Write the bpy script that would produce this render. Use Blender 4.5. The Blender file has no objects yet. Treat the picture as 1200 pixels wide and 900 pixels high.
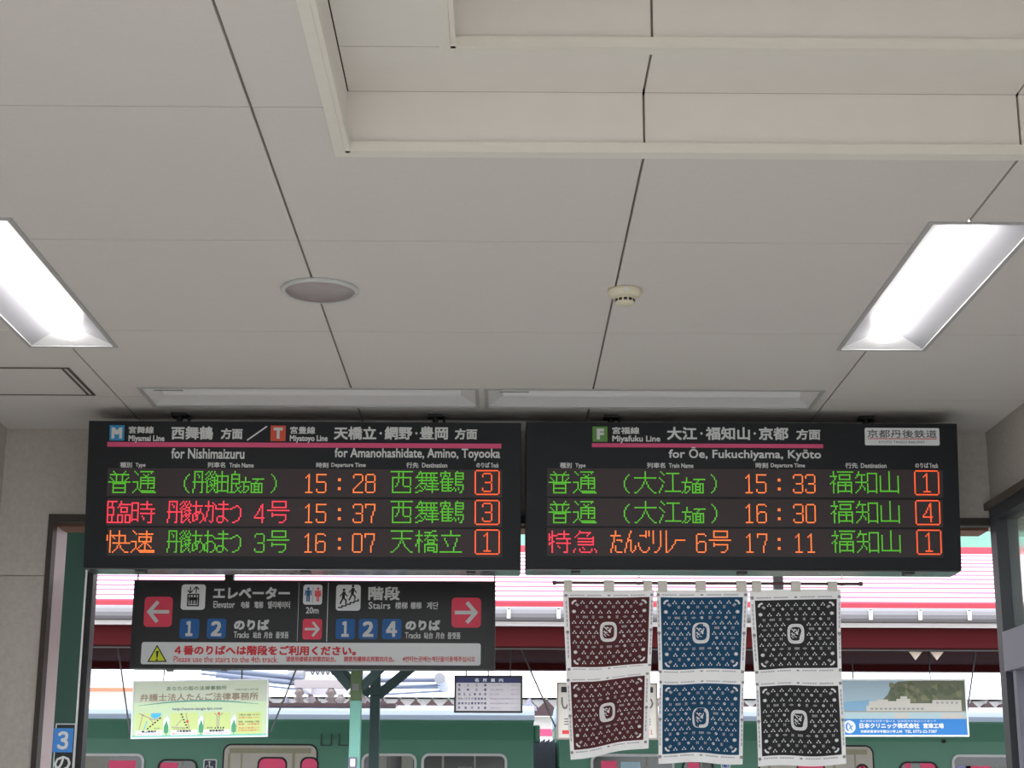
import bpy, bmesh, math, random
from mathutils import Vector, Matrix

random.seed(4)
SC = bpy.context.scene
COL = SC.collection
R = math.radians

# ------------------------------------------------------------------ camera
FOC = 1949.0                       # focal length in pixels of a 1200 px wide frame
PITCH, YAW, ROLL = R(14.4), R(0.29), R(0.2)
CAM = Vector((0, 0, 1.56))
ROT = (Matrix.Rotation(-YAW, 3, 'Z') @ Matrix.Rotation(math.pi / 2 + PITCH, 3, 'X')
       @ Matrix.Rotation(ROLL, 3, 'Z'))
cd = bpy.data.cameras.new('camera')
cd.sensor_width = 36
cd.lens = FOC * 36 / 1200
cd.clip_end = 2000
camera = bpy.data.objects.new('camera', cd)
COL.objects.link(camera)
camera.matrix_world = Matrix.Translation(CAM) @ ROT.to_4x4()
SC.camera = camera

# ------------------------------------------------------------------ light
SKY = 3.6
LAMP = 19.0
SC.view_settings.view_transform = 'Standard'
SC.view_settings.look = 'None'
SC.view_settings.gamma = 1
SC.view_settings.exposure = 0.2
SC.view_settings.use_curve_mapping = False
world = bpy.data.worlds.new('overcast sky')
SC.world = world
world.use_nodes = True
bg = world.node_tree.nodes['Background']
bg.inputs[0].default_value = (0.93, 0.97, 1.0, 1)
bg.inputs[1].default_value = SKY
SC.cycles.max_bounces = 10
SC.cycles.diffuse_bounces = 6


# ------------------------------------------------------------------ helpers
def lin(c):
    return c / 12.92 if c <= .04045 else ((c + .055) / 1.055) ** 2.4


def rgb(r, g, b):
    return (lin(r / 255), lin(g / 255), lin(b / 255), 1)


MATS = {}


def mat(name, col, rough=.6, metal=0, emit=0, noise=0, scale=30, bump=0, spec=.5, trans=0):
    if name in MATS:
        return MATS[name]
    m = bpy.data.materials.new(name)
    m.use_nodes = True
    nt = m.node_tree
    b = nt.nodes['Principled BSDF']
    c = rgb(*col)
    b.inputs['Base Color'].default_value = c
    b.inputs['Roughness'].default_value = rough
    b.inputs['Metallic'].default_value = metal
    b.inputs['Specular IOR Level'].default_value = spec
    b.inputs['Transmission Weight'].default_value = trans
    if emit:
        b.inputs['Emission Color'].default_value = c
        b.inputs['Emission Strength'].default_value = emit
    if noise or bump:
        tc = nt.nodes.new('ShaderNodeTexCoord')
        n = nt.nodes.new('ShaderNodeTexNoise')
        n.inputs['Scale'].default_value = scale
        n.inputs['Detail'].default_value = 5
        nt.links.new(tc.outputs['Object'], n.inputs['Vector'])
        if noise:
            mx = nt.nodes.new('ShaderNodeMix')
            mx.data_type = 'RGBA'
            mx.inputs[6].default_value = tuple(x * (1 - noise) for x in c[:3]) + (1,)
            mx.inputs[7].default_value = tuple(min(1, x * (1 + noise)) for x in c[:3]) + (1,)
            nt.links.new(n.outputs['Fac'], mx.inputs[0])
            nt.links.new(mx.outputs[2], b.inputs['Base Color'])
        if bump:
            bp = nt.nodes.new('ShaderNodeBump')
            bp.inputs['Strength'].default_value = bump
            bp.inputs['Distance'].default_value = .004
            nt.links.new(n.outputs['Fac'], bp.inputs['Height'])
            nt.links.new(bp.outputs['Normal'], b.inputs['Normal'])
    MATS[name] = m
    return m


def ray(px, py):
    return ROT @ Vector(((px - 600) / FOC, (450 - py) / FOC, -1))


def on_y(px, py, y):
    d = ray(px, py)
    return CAM + d * ((y - CAM.y) / d.y)


def on_z(px, py, z):
    d = ray(px, py)
    return CAM + d * ((z - CAM.z) / d.z)


class Plane:
    """An upright panel: origin o, tilted forward by `tilt`, turned in its own plane by `roll`."""
    def __init__(s, px, py, y, tilt=0, roll=0, yaw=0):
        s.o = on_y(px, py, y)
        m = Matrix.Rotation(yaw, 3, 'Z') @ Matrix.Rotation(tilt, 3, 'X') @ Matrix.Rotation(-roll, 3, 'Y')
        s.u, s.v, s.n = m @ Vector((1, 0, 0)), m @ Vector((0, 0, 1)), m @ Vector((0, -1, 0))

    def uv(s, px, py):
        d = ray(px, py)
        t = (s.o - CAM).dot(s.n) / d.dot(s.n)
        q = CAM + d * t - s.o
        return q.dot(s.u), q.dot(s.v)

    def __call__(s, u, v, n=0):
        return s.u * u + s.v * v + s.n * n


class MB:
    """Collects geometry for ONE mesh object."""
    def __init__(s, tf=None):
        s.v, s.f, s.m, s.sm = [], [], [], []
        s.tf = tf or (lambda x, y, z: Vector((x, y, z)))

    def face(s, pts, m=0, smooth=False, raw=False):
        i = len(s.v)
        s.v += [Vector(p) if raw else s.tf(*p) for p in pts]
        s.f.append(tuple(range(i, i + len(pts))))
        s.m.append(m)
        s.sm.append(smooth)

    def mesh(s, pts, faces, m=0, smooth=False, raw=False):
        i = len(s.v)
        s.v += [Vector(p) if raw else s.tf(*p) for p in pts]
        for f in faces:
            s.f.append(tuple(i + k for k in f))
            s.m.append(m)
            s.sm.append(smooth)

    def box(s, a, b, m=0):
        (x0, y0, z0), (x1, y1, z1) = a, b
        p = [(x, y, z) for x in (x0, x1) for y in (y0, y1) for z in (z0, z1)]
        s.mesh(p, [(0, 1, 3, 2), (4, 6, 7, 5), (0, 4, 5, 1), (2, 3, 7, 6), (0, 2, 6, 4), (1, 5, 7, 3)], m)

    def prism(s, poly, ax, d0, d1, m=0, caps=True):
        """poly in the two other axes, extruded along axis ax from d0 to d1."""
        def P(a, b, d):
            return {'x': (d, a, b), 'y': (a, d, b), 'z': (a, b, d)}[ax]
        n = len(poly)
        pts = [P(a, b, d0) for a, b in poly] + [P(a, b, d1) for a, b in poly]
        fs = [(i, (i + 1) % n, n + (i + 1) % n, n + i) for i in range(n)]
        if caps:
            fs += [tuple(range(n))[::-1], tuple(range(n, 2 * n))]
        s.mesh(pts, fs, m)

    def tube(s, path, r, seg=10, m=0, caps=True, smooth=True):
        path = [Vector(p) for p in path]
        rings = []
        for i, p in enumerate(path):
            a = path[min(i + 1, len(path) - 1)] - path[max(i - 1, 0)]
            a.normalize()
            e = Vector((0, 0, 1)) if abs(a.z) < .9 else Vector((1, 0, 0))
            x = a.cross(e).normalized()
            y = a.cross(x)
            rr = r[i] if isinstance(r, (list, tuple)) else r
            rings.append([p + (x * math.cos(2 * math.pi * k / seg) + y * math.sin(2 * math.pi * k / seg)) * rr
                          for k in range(seg)])
        pts = [q for g in rings for q in g]
        fs = [(i * seg + k, i * seg + (k + 1) % seg, (i + 1) * seg + (k + 1) % seg, (i + 1) * seg + k)
              for i in range(len(path) - 1) for k in range(seg)]
        s.mesh(pts, fs, m, smooth)
        if caps:
            s.mesh(rings[0], [tuple(range(seg))], m)
            s.mesh(rings[-1], [tuple(range(seg))[::-1]], m)

    def lathe(s, prof, c, seg=32, m=0, smooth=True):
        """prof: (radius, z) pairs around the vertical through c."""
        pts = [(c[0] + r * math.cos(2 * math.pi * k / seg), c[1] + r * math.sin(2 * math.pi * k / seg), c[2] + z)
               for r, z in prof for k in range(seg)]
        fs = [(i * seg + k, i * seg + (k + 1) % seg, (i + 1) * seg + (k + 1) % seg, (i + 1) * seg + k)
              for i in range(len(prof) - 1) for k in range(seg)]
        s.mesh(pts, fs, m, smooth)

    # ---- in-plane shapes (tf is a Plane: u, v, n)
    def flat(s, poly, n, m=0):
        s.face([(u, v, n) for u, v in poly], m)

    def slab(s, poly, n0, n1, m=0):
        k = len(poly)
        pts = [(u, v, n0) for u, v in poly] + [(u, v, n1) for u, v in poly]
        s.mesh(pts, [(i, (i + 1) % k, k + (i + 1) % k, k + i) for i in range(k)] +
               [tuple(range(k))[::-1], tuple(range(k, 2 * k))], m)

    def build(s, name, mats, parent=None, bevel=0, loc=None):
        me = bpy.data.meshes.new(name)
        me.from_pydata([tuple(v) for v in s.v], [], s.f)
        if not isinstance(mats, (list, tuple)):
            mats = [mats]
        for x in mats:
            me.materials.append(x)
        me.polygons.foreach_set('material_index', s.m)
        me.polygons.foreach_set('use_smooth', s.sm)
        me.update()
        bm = bmesh.new()
        bm.from_mesh(me)
        if bevel:
            bmesh.ops.remove_doubles(bm, verts=bm.verts, dist=1e-6)
        bmesh.ops.recalc_face_normals(bm, faces=bm.faces) if bevel else None
        bm.to_mesh(me)
        bm.free()
        o = bpy.data.objects.new(name, me)
        COL.objects.link(o)
        if loc is not None:
            o.location = loc
        if parent:
            o.parent = parent
        if bevel:
            b = o.modifiers.new('bevel', 'BEVEL')
            b.width = bevel
            b.segments = 2
            b.limit_method = 'ANGLE'
        return o


def tag(o, label, cat, group=None, kind=None):
    o['label'] = label
    o['category'] = cat
    if group:
        o['group'] = group
    if kind:
        o['kind'] = kind
    return o


def thing(name, loc, label, cat, group=None):
    o = bpy.data.objects.new(name, None)
    o.empty_display_size = .05
    COL.objects.link(o)
    o.location = loc
    return tag(o, label, cat, group)


def struct(o):
    o['kind'] = 'structure'
    return o


def dup(root, loc, label):
    r = root.copy()
    COL.objects.link(r)
    r.location = loc
    r['label'] = label
    for ch in list(root.children):
        c = ch.copy()
        COL.objects.link(c)
        c.parent = r
        for g in list(ch.children):
            d = g.copy()
            COL.objects.link(d)
            d.parent = c
    return r


def rrect(u0, v0, u1, v1, r, k=5):
    out = []
    for cx, cy, a in ((u1 - r, v1 - r, 0), (u0 + r, v1 - r, 90), (u0 + r, v0 + r, 180), (u1 - r, v0 + r, 270)):
        for i in range(k + 1):
            t = R(a + 90 * i / k)
            out.append((cx + r * math.cos(t), cy + r * math.sin(t)))
    return out


def circ(u, v, r, k=20, ry=None):
    return [(u + r * math.cos(2 * math.pi * i / k), v + (ry or r) * math.sin(2 * math.pi * i / k)) for i in range(k)]


def bar(a, b, w):
    a, b = Vector(a), Vector(b)
    d = (b - a).normalized()
    n = Vector((-d.y, d.x)) * w / 2
    return [tuple(a + n), tuple(a - n), tuple(b - n), tuple(b + n)]


_glyphs = {}


def glyph_mesh(s):
    if s not in _glyphs:
        c = bpy.data.curves.new('glyphs', 'FONT')
        c.body = s
        c.resolution_u = 2
        o = bpy.data.objects.new('glyphs', c)
        COL.objects.link(o)
        dg = bpy.context.evaluated_depsgraph_get()
        me = bpy.data.meshes.new_from_object(o.evaluated_get(dg))
        vs = [(v.co.x, v.co.y) for v in me.vertices]
        fs = [tuple(p.vertices) for p in me.polygons]
        bpy.data.objects.remove(o)
        bpy.data.curves.remove(c)
        bpy.data.meshes.remove(me)
        x0, x1 = min(v[0] for v in vs), max(v[0] for v in vs)
        y0, y1 = min(v[1] for v in vs), max(v[1] for v in vs)
        _glyphs[s] = ([((x - x0) / max(x1 - x0, 1e-6), (y - y0) / max(y1 - y0, 1e-6)) for x, y in vs], fs)
    return _glyphs[s]


def text(mb, pl, s, x0, y0, x1, y1, n=.002, m=0, bold=0.0):
    """Lettering s filling the box x0..x1, y0..y1 (photo pixels) on the panel pl; bold in metres."""
    u0, v0 = pl.uv(x0, y1)
    u1, v1 = pl.uv(x1, y0)
    vs, fs = glyph_mesh(s)
    w, h = u1 - u0 - bold, v1 - v0 - bold
    offs = [(0, 0)] if not bold else [(-.5, -.5), (.5, -.5), (.5, .5), (-.5, .5), (0, 0)]
    for k, (a, b) in enumerate(offs):
        mb.mesh([(u0 + bold / 2 + x * w + a * bold, v0 + bold / 2 + y * h + b * bold, n + k * 4e-5) for x, y in vs], fs, m)


def prect(pl, x0, y0, x1, y1):
    u0, v0 = pl.uv(x0, y1)
    u1, v1 = pl.uv(x1, y0)
    return u0, v0, u1, v1


def quad(u0, v0, u1, v1):
    return [(u0, v0), (u1, v0), (u1, v1), (u0, v1)]


# ------------------------------------------------------------------ dot-matrix characters
G = {}


def glyphs(txt):
    for blk in txt.strip().split('\n\n'):
        ls = blk.split('\n')
        G[ls[0].strip()] = [l.strip() for l in ls[1:]]


glyphs('''
普
...#.......#....
....#.....#.....
.#############..
.....#...#......
.#...#...#...#..
..#..#...#..#...
...#.#...#.#....
###############.
...#########....
...#.......#....
...#.......#....
...#########....
...#.......#....
...#.......#....
...#########....

通
.#...#########..
..#.........#...
...#...#..#.....
........##......
.....##########.
.....#....#...#.
.....##########.
####.#....#...#.
...#.##########.
...#.#....#...#.
...#.#....#...#.
...#.#....#.###.
..#.#...........
.#...##########.
#.....##########

大
.......#........
.......#........
.......#........
.......#........
###############.
.......#........
.......#........
......#.#.......
......#.#.......
.....#...#......
.....#...#......
....#.....#.....
...#.......#....
..#.........#...
##...........##.

江
.#..............
..#..#########..
...#.....#......
.........#......
#........#......
.#.......#......
..#......#......
...#.....#......
.........#......
..#......#......
..#......#......
.#.......#......
.#.......#......
#...###########.
#...............

臨
#######..#......
#..#.....#......
#..#....########
#..#....#.......
#####..#.#####..
#...#....#...#..
#...#....#...#..
#...#....#####..
#...#...........
#####..####.####
#..#...#..#.#..#
#..#...#..#.#..#
#..#...#..#.#..#
#..#...#..#.#..#
###########.####

時
..........#.....
#####.....#.....
#...#.########..
#...#.....#.....
#...#.....#.....
#...#.##########
#####........#..
#...#........#..
#...#.##########
#...#........#..
#...#..#.....#..
#...#...#....#..
#####...#....#..
#...#........#..
...........###..

快
..#.....#.......
..#.....#.......
..#.....#.......
#.###########...
#.#.#...#...#...
#.#..#..#...#...
#.#.....#...#...
..#.....#...#...
..#.############
..#.....#.......
..#....#.#......
..#....#.#......
..#...#...#.....
..#..#.....#....
..#.#.......###.

速
.#........#.....
..#.......#.....
...#.##########.
..........#.....
.....#########..
.....#....#..#..
.....#....#..#..
####.#########..
...#....###.....
...#...#.#.#....
...#..#..#..#...
...#.#...#...#..
..#.#....#......
.#...###########
#.....##########

特
..#.......#.....
..#.......#.....
#.#...########..
#.####....#.....
###.......#.....
#.#..##########.
#.#.........#...
..##........#...
###..##########.
#.#.........#...
..#...#.....#...
..#....#....#...
..#.........#...
..#.........#...
..#.......###...

急
....#...........
....########....
...#......#.....
..#......#......
.#...........#..
...###########..
.............#..
...###########..
.............#..
...###########..
................
......#.........
.#..#..#....#.#.
#...#.......#..#
#....#######...#

天
###############.
.......#........
.......#........
.......#........
.......#........
.#############..
.......#........
......#.#.......
......#.#.......
.....#...#......
.....#...#......
....#.....#.....
...#.......#....
..#.........#...
##...........##.

橋
..#........###..
..#...#####.....
..#......#......
#####.#########.
..#.....#...#...
..#....#.....#..
.###..#.#####.#.
.##.#...#...#...
.##.....#####...
#.#...#########.
#.#...#.......#.
..#...#.#####.#.
..#...#.#...#.#.
..#...#.#####.#.
..#...#.....###.

立
.......#........
.......#........
.......#........
.#############..
................
...#.......#....
...#.......#....
....#......#....
....#.....#.....
.....#....#.....
.....#....#.....
.........#......
.........#......
.........#......
###############.

西
###############.
.....#..#.......
.....#..#.......
.....#..#.......
.#############..
.#...#..#....#..
.#...#..#....#..
.#...#..#....#..
.#..#...#....#..
.#..#...#....#..
.#.#.....####...
.#...........#..
.#...........#..
.#...........#..
.#############..

舞
...#............
..#############.
..#.#..#..#.#...
.#..#..#..#.#...
###############.
....#..#..#.#...
..#############.
....#......#....
...#####.#######
..#....#...#....
.#.#..#.#######.
#...#.#....#....
.....#.#########
..###......#....
##.........#....

鶴
...#.......#....
#######...######
#..#..#...#....#
#.###.#...######
..#..#....#....#
.########.######
.#...#....#.....
#########.#####.
.#...#....#.....
.#######..######
.#...#.........#
.#######.#..#..#
.#...#..#.#.#..#
.#######..#...#.
.............##.

福
..#..###########
..#.............
..#...########..
#####.#......#..
...#..#......#..
...#..########..
..#.............
.##..##########.
#.##.#....#...#.
..#..##########.
..#..#....#...#.
..#..#....#...#.
..#..#....#...#.
..#..##########.
..#..#........#.

知
..#.............
..#.....#######.
.######.#.....#.
.#..#...#.....#.
#...#...#.....#.
....#...#.....#.
....#...#.....#.
########......#.
....#...#.....#.
....#...#.....#.
...#.#..#.....#.
...#..#.#.....#.
..#...#.#.....#.
.#......#######.
#.......#.....#.

山
......#........
......#........
......#........
#.....#.....#..
#.....#.....#..
#.....#.....#..
#.....#.....#..
#.....#.....#..
#.....#.....#..
#.....#.....#..
#.....#.....#..
#.....#.....#..
#.....#.....#..
#############..
............#..

号
...##########...
...#........#...
...#........#...
...#........#...
...##########...
................
###############.
................
...#............
...##########...
...#........#...
............#...
............#...
...........#....
........###.....

丹
.######.
.#....#.
.#.#..#.
.#..#.#.
.#..#.#.
.#....#.
.#....#.
########
.#....#.
.#....#.
.#....#.
.#....#.
#.....#.
#.....#.
#....##.

後
..#.#.#.
.#.#..#.
#..#.#.#
..#.#..#
.#..###.
#.##..#.
.#..####
##.#..#.
.#..#.##
.#.####.
.##.#.#.
.#...#..
.#..#.#.
.#.#..#.
.##....#

由
...#....
...#....
...#....
########
#..#...#
#..#...#
#..#...#
########
#..#...#
#..#...#
#..#...#
#..#...#
#..#...#
########
#......#

良
...#....
...#....
.######.
.#....#.
.#....#.
.######.
.#....#.
.#....#.
.######.
.#..#...
.#..#..#
.#...##.
.#...#..
.#..#.#.
####...#

あ
..#.....
..#.....
..#.....
#######.
..#.....
..#..#..
..#..#..
..####..
.##.#.#.
#.##...#
#.##...#
#..#...#
#.##...#
##....#.
.....#..

か
..#.....
..#..#..
..#...#.
######.#
..#..#.#
..#..#.#
..#..#..
.#...#..
.#...#..
.#...#..
.#...#..
#....#..
#....#..
#..#.#..
....#...

お
..#.....
..#.....
..#.....
######..
..#...#.
..#....#
..#.....
..####..
.##...#.
#.#....#
#.#....#
#.#....#
#.#....#
###...#.
..#.##..

ま
....#...
....#...
.#######
....#...
....#...
########
....#...
....#...
....#...
....#...
.####...
#...##..
#...#.#.
#...#..#
.###....

つ
........
........
........
....##..
..##..#.
##.....#
.......#
.......#
.......#
.......#
.......#
......#.
......#.
....##..
..##....

た
...#....
...#....
...#....
#######.
..#.....
..#.....
..#.####
..#....#
.#......
.#......
.#.#....
.#.#....
#..#....
#..#....
#...####

ん
....#...
....#...
...#....
...#....
...#....
..#.....
..###...
..#.#...
.#..#...
.#..#...
.#..#..#
.#..#..#
#...#..#
#...#.#.
#....#..

ご
.....#.#
.....#.#
.....#.#
.#####.#
.....#..
........
........
........
#.......
#.......
#.......
.#.....#
.#.....#
..#...#.
...###..

リ
.#....#.
.#....#.
.#....#.
.#....#.
.#....#.
.#....#.
.#....#.
.#....#.
.#....#.
......#.
......#.
.....#..
.....#..
....#...
..##....

レ
.#......
.#......
.#......
.#......
.#......
.#......
.#......
.#.....#
.#.....#
.#....#.
.#...#..
.#...#..
.#..#...
.#.#....
.##.....

ー
........
........
........
........
........
........
#######.
........
........
........
........
........
........
........
........

方面
...#............
...#....########
...#.......#....
#######...#.....
..#....########.
..#....#.#..#.#.
..####.#.####.#.
..#..#.#.#..#.#.
..#..#.#.####.#.
.#..#..#.#..#.#.
#.##...########.

(
...#
..#.
.#..
.#..
#...
#...
#...
#...
#...
.#..
.#..
..#.
...#

)
#...
.#..
..#.
..#.
...#
...#
...#
...#
...#
..#.
..#.
.#..
#...

:
..
..
..
##
##
..
..
..
..
##
##
..
..

0
.#####.
#.....#
#.....#
#.....#
#.....#
#.....#
#.....#
#.....#
#.....#
#.....#
#.....#
#.....#
.#####.

1
...#...
..##...
.#.#...
...#...
...#...
...#...
...#...
...#...
...#...
...#...
...#...
...#...
.#####.

2
.#####.
#.....#
#.....#
......#
......#
.....#.
....#..
...#...
..#....
.#.....
#......
#......
#######

3
.#####.
#.....#
#.....#
......#
......#
......#
..####.
......#
......#
......#
#.....#
#.....#
.#####.

4
.....#.
....##.
....##.
...#.#.
...#.#.
..#..#.
..#..#.
.#...#.
#....#.
#######
.....#.
.....#.
.....#.

5
#######
#......
#......
#......
#......
######.
......#
......#
......#
......#
#.....#
#.....#
.#####.

6
.#####.
#.....#
#......
#......
#......
#.####.
##....#
#.....#
#.....#
#.....#
#.....#
#.....#
.#####.

7
#######
#.....#
#.....#
......#
......#
.....#.
.....#.
.....#.
....#..
....#..
....#..
....#..
....#..

8
.#####.
#.....#
#.....#
#.....#
#.....#
.#####.
#.....#
#.....#
#.....#
#.....#
#.....#
#.....#
.#####.
''')
# a numeral inside a rounded square, as in the track column
for _d in '1234':
    g = ['.' + '#' * 15 + '.'] + ['#' + '.' * 15 + '#' for _ in range(15)] + ['.' + '#' * 15 + '.']
    for j, row in enumerate(G[_d]):
        g[2 + j] = g[2 + j][:5] + row + g[2 + j][12:]
    G['[' + _d + ']'] = g

# ------------------------------------------------------------------ materials
M_CEIL = mat('ceiling board', (213, 209, 207), .85, noise=.03, scale=60, bump=.15)
M_RECESS = mat('recess paint', (225, 222, 218), .7, noise=.03, scale=12)
M_TRIM = mat('cream painted trim', (225, 222, 214), .5, noise=.04, scale=20)
M_VOID = mat('roof void', (60, 58, 56), .9, noise=.1, scale=5)
M_WALL = mat('grey stucco', (182, 177, 171), .95, noise=.16, scale=55, bump=.6)
M_FLOOR = mat('terrazzo floor', (206, 203, 198), .5, noise=.08, scale=80)
M_DARKBROWN = mat('dark bronze frame', (52, 44, 40), .5, noise=.08)
M_BROWN = mat('brown painted steel', (122, 84, 66), .6, noise=.1)
M_JAMB = mat('pinkish aluminium', (196, 176, 180), .45, noise=.05)
M_ALU = mat('grey aluminium', (124, 122, 138), .5, metal=.0, noise=.04)
M_ALUDARK = mat('dark gasket', (54, 55, 62), .5, noise=.05)
M_WHITE = mat('white enamel', (236, 236, 236), .4, noise=.02)
M_REFL = mat('satin reflector', (178, 178, 184), .3, noise=.01)
M_ENDP = mat('end plate', (225, 225, 228), .4, noise=.02)
M_TUBE = mat('lit lamp', (255, 252, 250), .4, emit=LAMP)
M_TUBEOFF = mat('unlit lamp', (222, 222, 226), .4, noise=.02)
M_BLACK = mat('black steel', (26, 27, 30), .45, noise=.1)
M_BOARD = mat('board face', (21, 25, 30), .55, noise=.05, scale=8, spec=.3)
M_UNDER = mat('satin steel underside', (150, 152, 156), .18, metal=.9, noise=.05)
M_LEDPANEL = mat('led panel', (64, 55, 59), .6, noise=.05, scale=40, spec=.3)
M_LEDGAP = mat('led panel gap', (40, 38, 42), .6, noise=.04)
M_TXT = mat('white lettering', (205, 208, 210), .6, noise=.02)
M_PINK = mat('pink line', (214, 74, 122), .55, noise=.03)
M_G = mat('green led', (84, 190, 34), .5, emit=.62)
M_R = mat('red led', (255, 56, 78), .5, emit=.95)
M_O = mat('orange led', (255, 124, 52), .5, emit=.95)
M_RO = mat('red orange led', (255, 92, 40), .5, emit=.95)
M_BLUE = mat('line blue', (22, 136, 190), .5, noise=.02)
M_ORANGE = mat('line vermilion', (206, 74, 44), .5, noise=.02)
M_GREENTILE = mat('line green', (88, 142, 58), .5, noise=.02)
M_SIGNBLACK = mat('sign black', (30, 32, 36), .4, noise=.05, scale=6)
M_ARROWRED = mat('arrow red', (226, 66, 92), .5, noise=.02)
M_TILEBLUE = mat('track blue', (22, 92, 160), .5, noise=.02)
M_PLATE = mat('sign white', (222, 226, 230), .5, noise=.02)
M_REDTXT = mat('red lettering', (208, 52, 62), .6, noise=.02)
M_INK = mat('black ink', (24, 24, 26), .6, noise=.02)
M_YELLOW = mat('warning yellow', (216, 226, 50), .5, noise=.02)
M_MANBLUE = mat('pictogram blue', (44, 92, 148), .6, noise=.02)
M_WOMAN = mat('pictogram red', (228, 92, 108), .6, noise=.02)
M_GREENDARK = mat('dark green painted steel', (34, 72, 62), .5, noise=.08, scale=8)
M_TEAL = mat('pale teal paint', (124, 186, 172), .55, noise=.06, scale=9)
M_OLIVE = mat('olive green paint', (92, 116, 76), .6, noise=.1, scale=9)
M_TEALDK = mat('dark teal paint', (58, 82, 84), .55, noise=.08, scale=9)
M_MAROON = mat('maroon paint', (74, 24, 27), .9, spec=.1, noise=.1, scale=3)
M_REDEDGE = mat('red eave trim', (168, 46, 64), .6, noise=.05)
M_ROOFW = mat('pale sheet roof', (250, 248, 250), .6, noise=.02, scale=2)
M_LAP = mat('roof lap edge', (176, 96, 122), .7, noise=.06)
M_GUTTER = mat('grey gutter', (124, 122, 128), .5, noise=.05)
M_TRAIN = mat('train green', (80, 140, 118), .42, noise=.06, scale=2)
M_TRAINROOF = mat('train roof grey', (170, 184, 206), .6, noise=.06, scale=3)
M_FRAME = mat('window aluminium', (212, 214, 216), .4, noise=.05)
M_RUBBER = mat('black rubber', (24, 26, 28), .6, noise=.05)
M_GLASS = mat('carriage window glass', (70, 72, 70), .12, noise=.1, scale=4)
M_PINKPANE = mat('pink window panel', (255, 92, 138), .7, noise=.04)  # flat pink panels filling the carriage windows
M_DOORIN = mat('brushed door', (196, 191, 180), .5, noise=.12, scale=5)
M_DOORTRIM = mat('yellowed rail', (160, 157, 130), .5, noise=.1)
M_CLOTH = mat('white cotton', (248, 248, 251), .9, noise=.03, scale=60, bump=.1)
M_GREYINK = mat('grey print', (150, 148, 156), .9, noise=.04)
M_HILL = mat('wooded hill', (104, 142, 130), .95, noise=.4, scale=.12)
M_GROUND = mat('ballast', (120, 112, 104), .95, noise=.25, scale=6)
M_PLATFORM = mat('platform asphalt', (150, 148, 144), .9, noise=.12, scale=5)
M_FARWALL = mat('far white wall', (250, 250, 250), .8, noise=.02, scale=.5)
M_FARGREY = mat('far grey roof', (186, 192, 202), .8, noise=.04, scale=.5)
M_FARDARK = mat('far cavity shade', (70, 52, 56), .8, noise=.1)
M_BELLOWS = mat('bellows grey', (128, 128, 146), .7, noise=.2, scale=9)
M_INSUL = mat('porcelain', (150, 150, 158), .4, noise=.04)

# ------------------------------------------------------------------ setting: the hall
H = 3.10
XL, XR, YF, YB = -2.075, 2.02, 6.79, -3.2
gx = [-.575 + .912 * k for k in range(-3, 5)]
gy = [3.49 + .91 * k for k in range(-9, 5)]
# (x0, y0, x1, y1) openings in the ceiling
RX0, RY1 = on_z(405, 178, H).x, on_z(600, 178.5, H).y
RECESS = (RX0, .9, 1.95, RY1)
TL, TW = 1.27, .29                                # troffer length and width
lx = on_z(85.5, 405.5, H).x
rx = on_z(1033, 409, H).x
ly1, ry1 = on_z(85.5, 405.5, H).y, on_z(1033, 409.5, H).y
uy = (on_z(566, 455, H).y + on_z(566, 477.5, H).y) / 2
ux0, ux1 = on_z(366, 466, H).x, on_z(764, 466, H).x
TROFFERS = [(lx, ly1 - TL / 2, 0), (rx, ry1 - TL / 2, 0), (lx, ly1 - TL / 2 - 2.73, 0), (lx, ly1 - TL / 2 - 5.46, 0),
            (rx, ry1 - TL / 2 - 5.46, 0), (ux0, uy, 1), (ux1, uy, 1)]
holes = [RECESS]
for x, y, r in TROFFERS:
    a, b = (TL / 2, TW / 2) if r else (TW / 2, TL / 2)
    holes.append((x - a, y - b, x + a, y + b))


def minus(rs, h):
    out = []
    for x0, y0, x1, y1 in rs:
        a0, b0, a1, b1 = max(x0, h[0]), max(y0, h[1]), min(x1, h[2]), min(y1, h[3])
        if a0 >= a1 or b0 >= b1:
            out.append((x0, y0, x1, y1))
            continue
        for q in ((x0, y0, x1, b0), (x0, b1, x1, y1), (x0, b0, a0, b1), (a1, b0, x1, b1)):
            if q[2] - q[0] > 1e-4 and q[3] - q[1] > 1e-4:
                out.append(q)
    return out


c = MB()
xs = [XL] + gx[1:] + [XR] if gx[1] > XL else [XL] + [x for x in gx if XL < x < XR] + [XR]
xs = [XL] + [x for x in gx if XL + .02 < x < XR - .02] + [XR]
ys = [YB] + [y for y in gy if YB + .02 < y < YF - .02] + [YF]
for i in range(len(xs) - 1):
    for j in range(len(ys) - 1):
        gxw, gyw = .0034, .0020
        rs = [(xs[i] + gxw, ys[j] + gyw, xs[i + 1] - gxw, ys[j + 1] - gyw)]
        for h in holes:
            rs = [q for r in [minus([r], h) for r in rs] for q in r]
        for x0, y0, x1, y1 in rs:
            c.box((x0, y0, H), (x1, y1, H + .014))
jh = [h for h in holes]
for x in xs[1:-1]:
    rs = [(x - .012, YB, x + .012, YF)]
    for h in jh:
        rs = [q for r in [minus([r], h) for r in rs] for q in r]
    for q in rs:
        c.box((q[0], q[1], H + .0142), (q[2], q[3], H + .0175), 2)
for y in ys[1:-1]:
    rs = [(XL, y - .012, XR, y + .012)]
    for h in jh:
        rs = [q for r in [minus([r], h) for r in rs] for q in r]
    for q in rs:
        c.box((q[0], q[1], H + .0178), (q[2], q[3], H + .021), 2)
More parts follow.
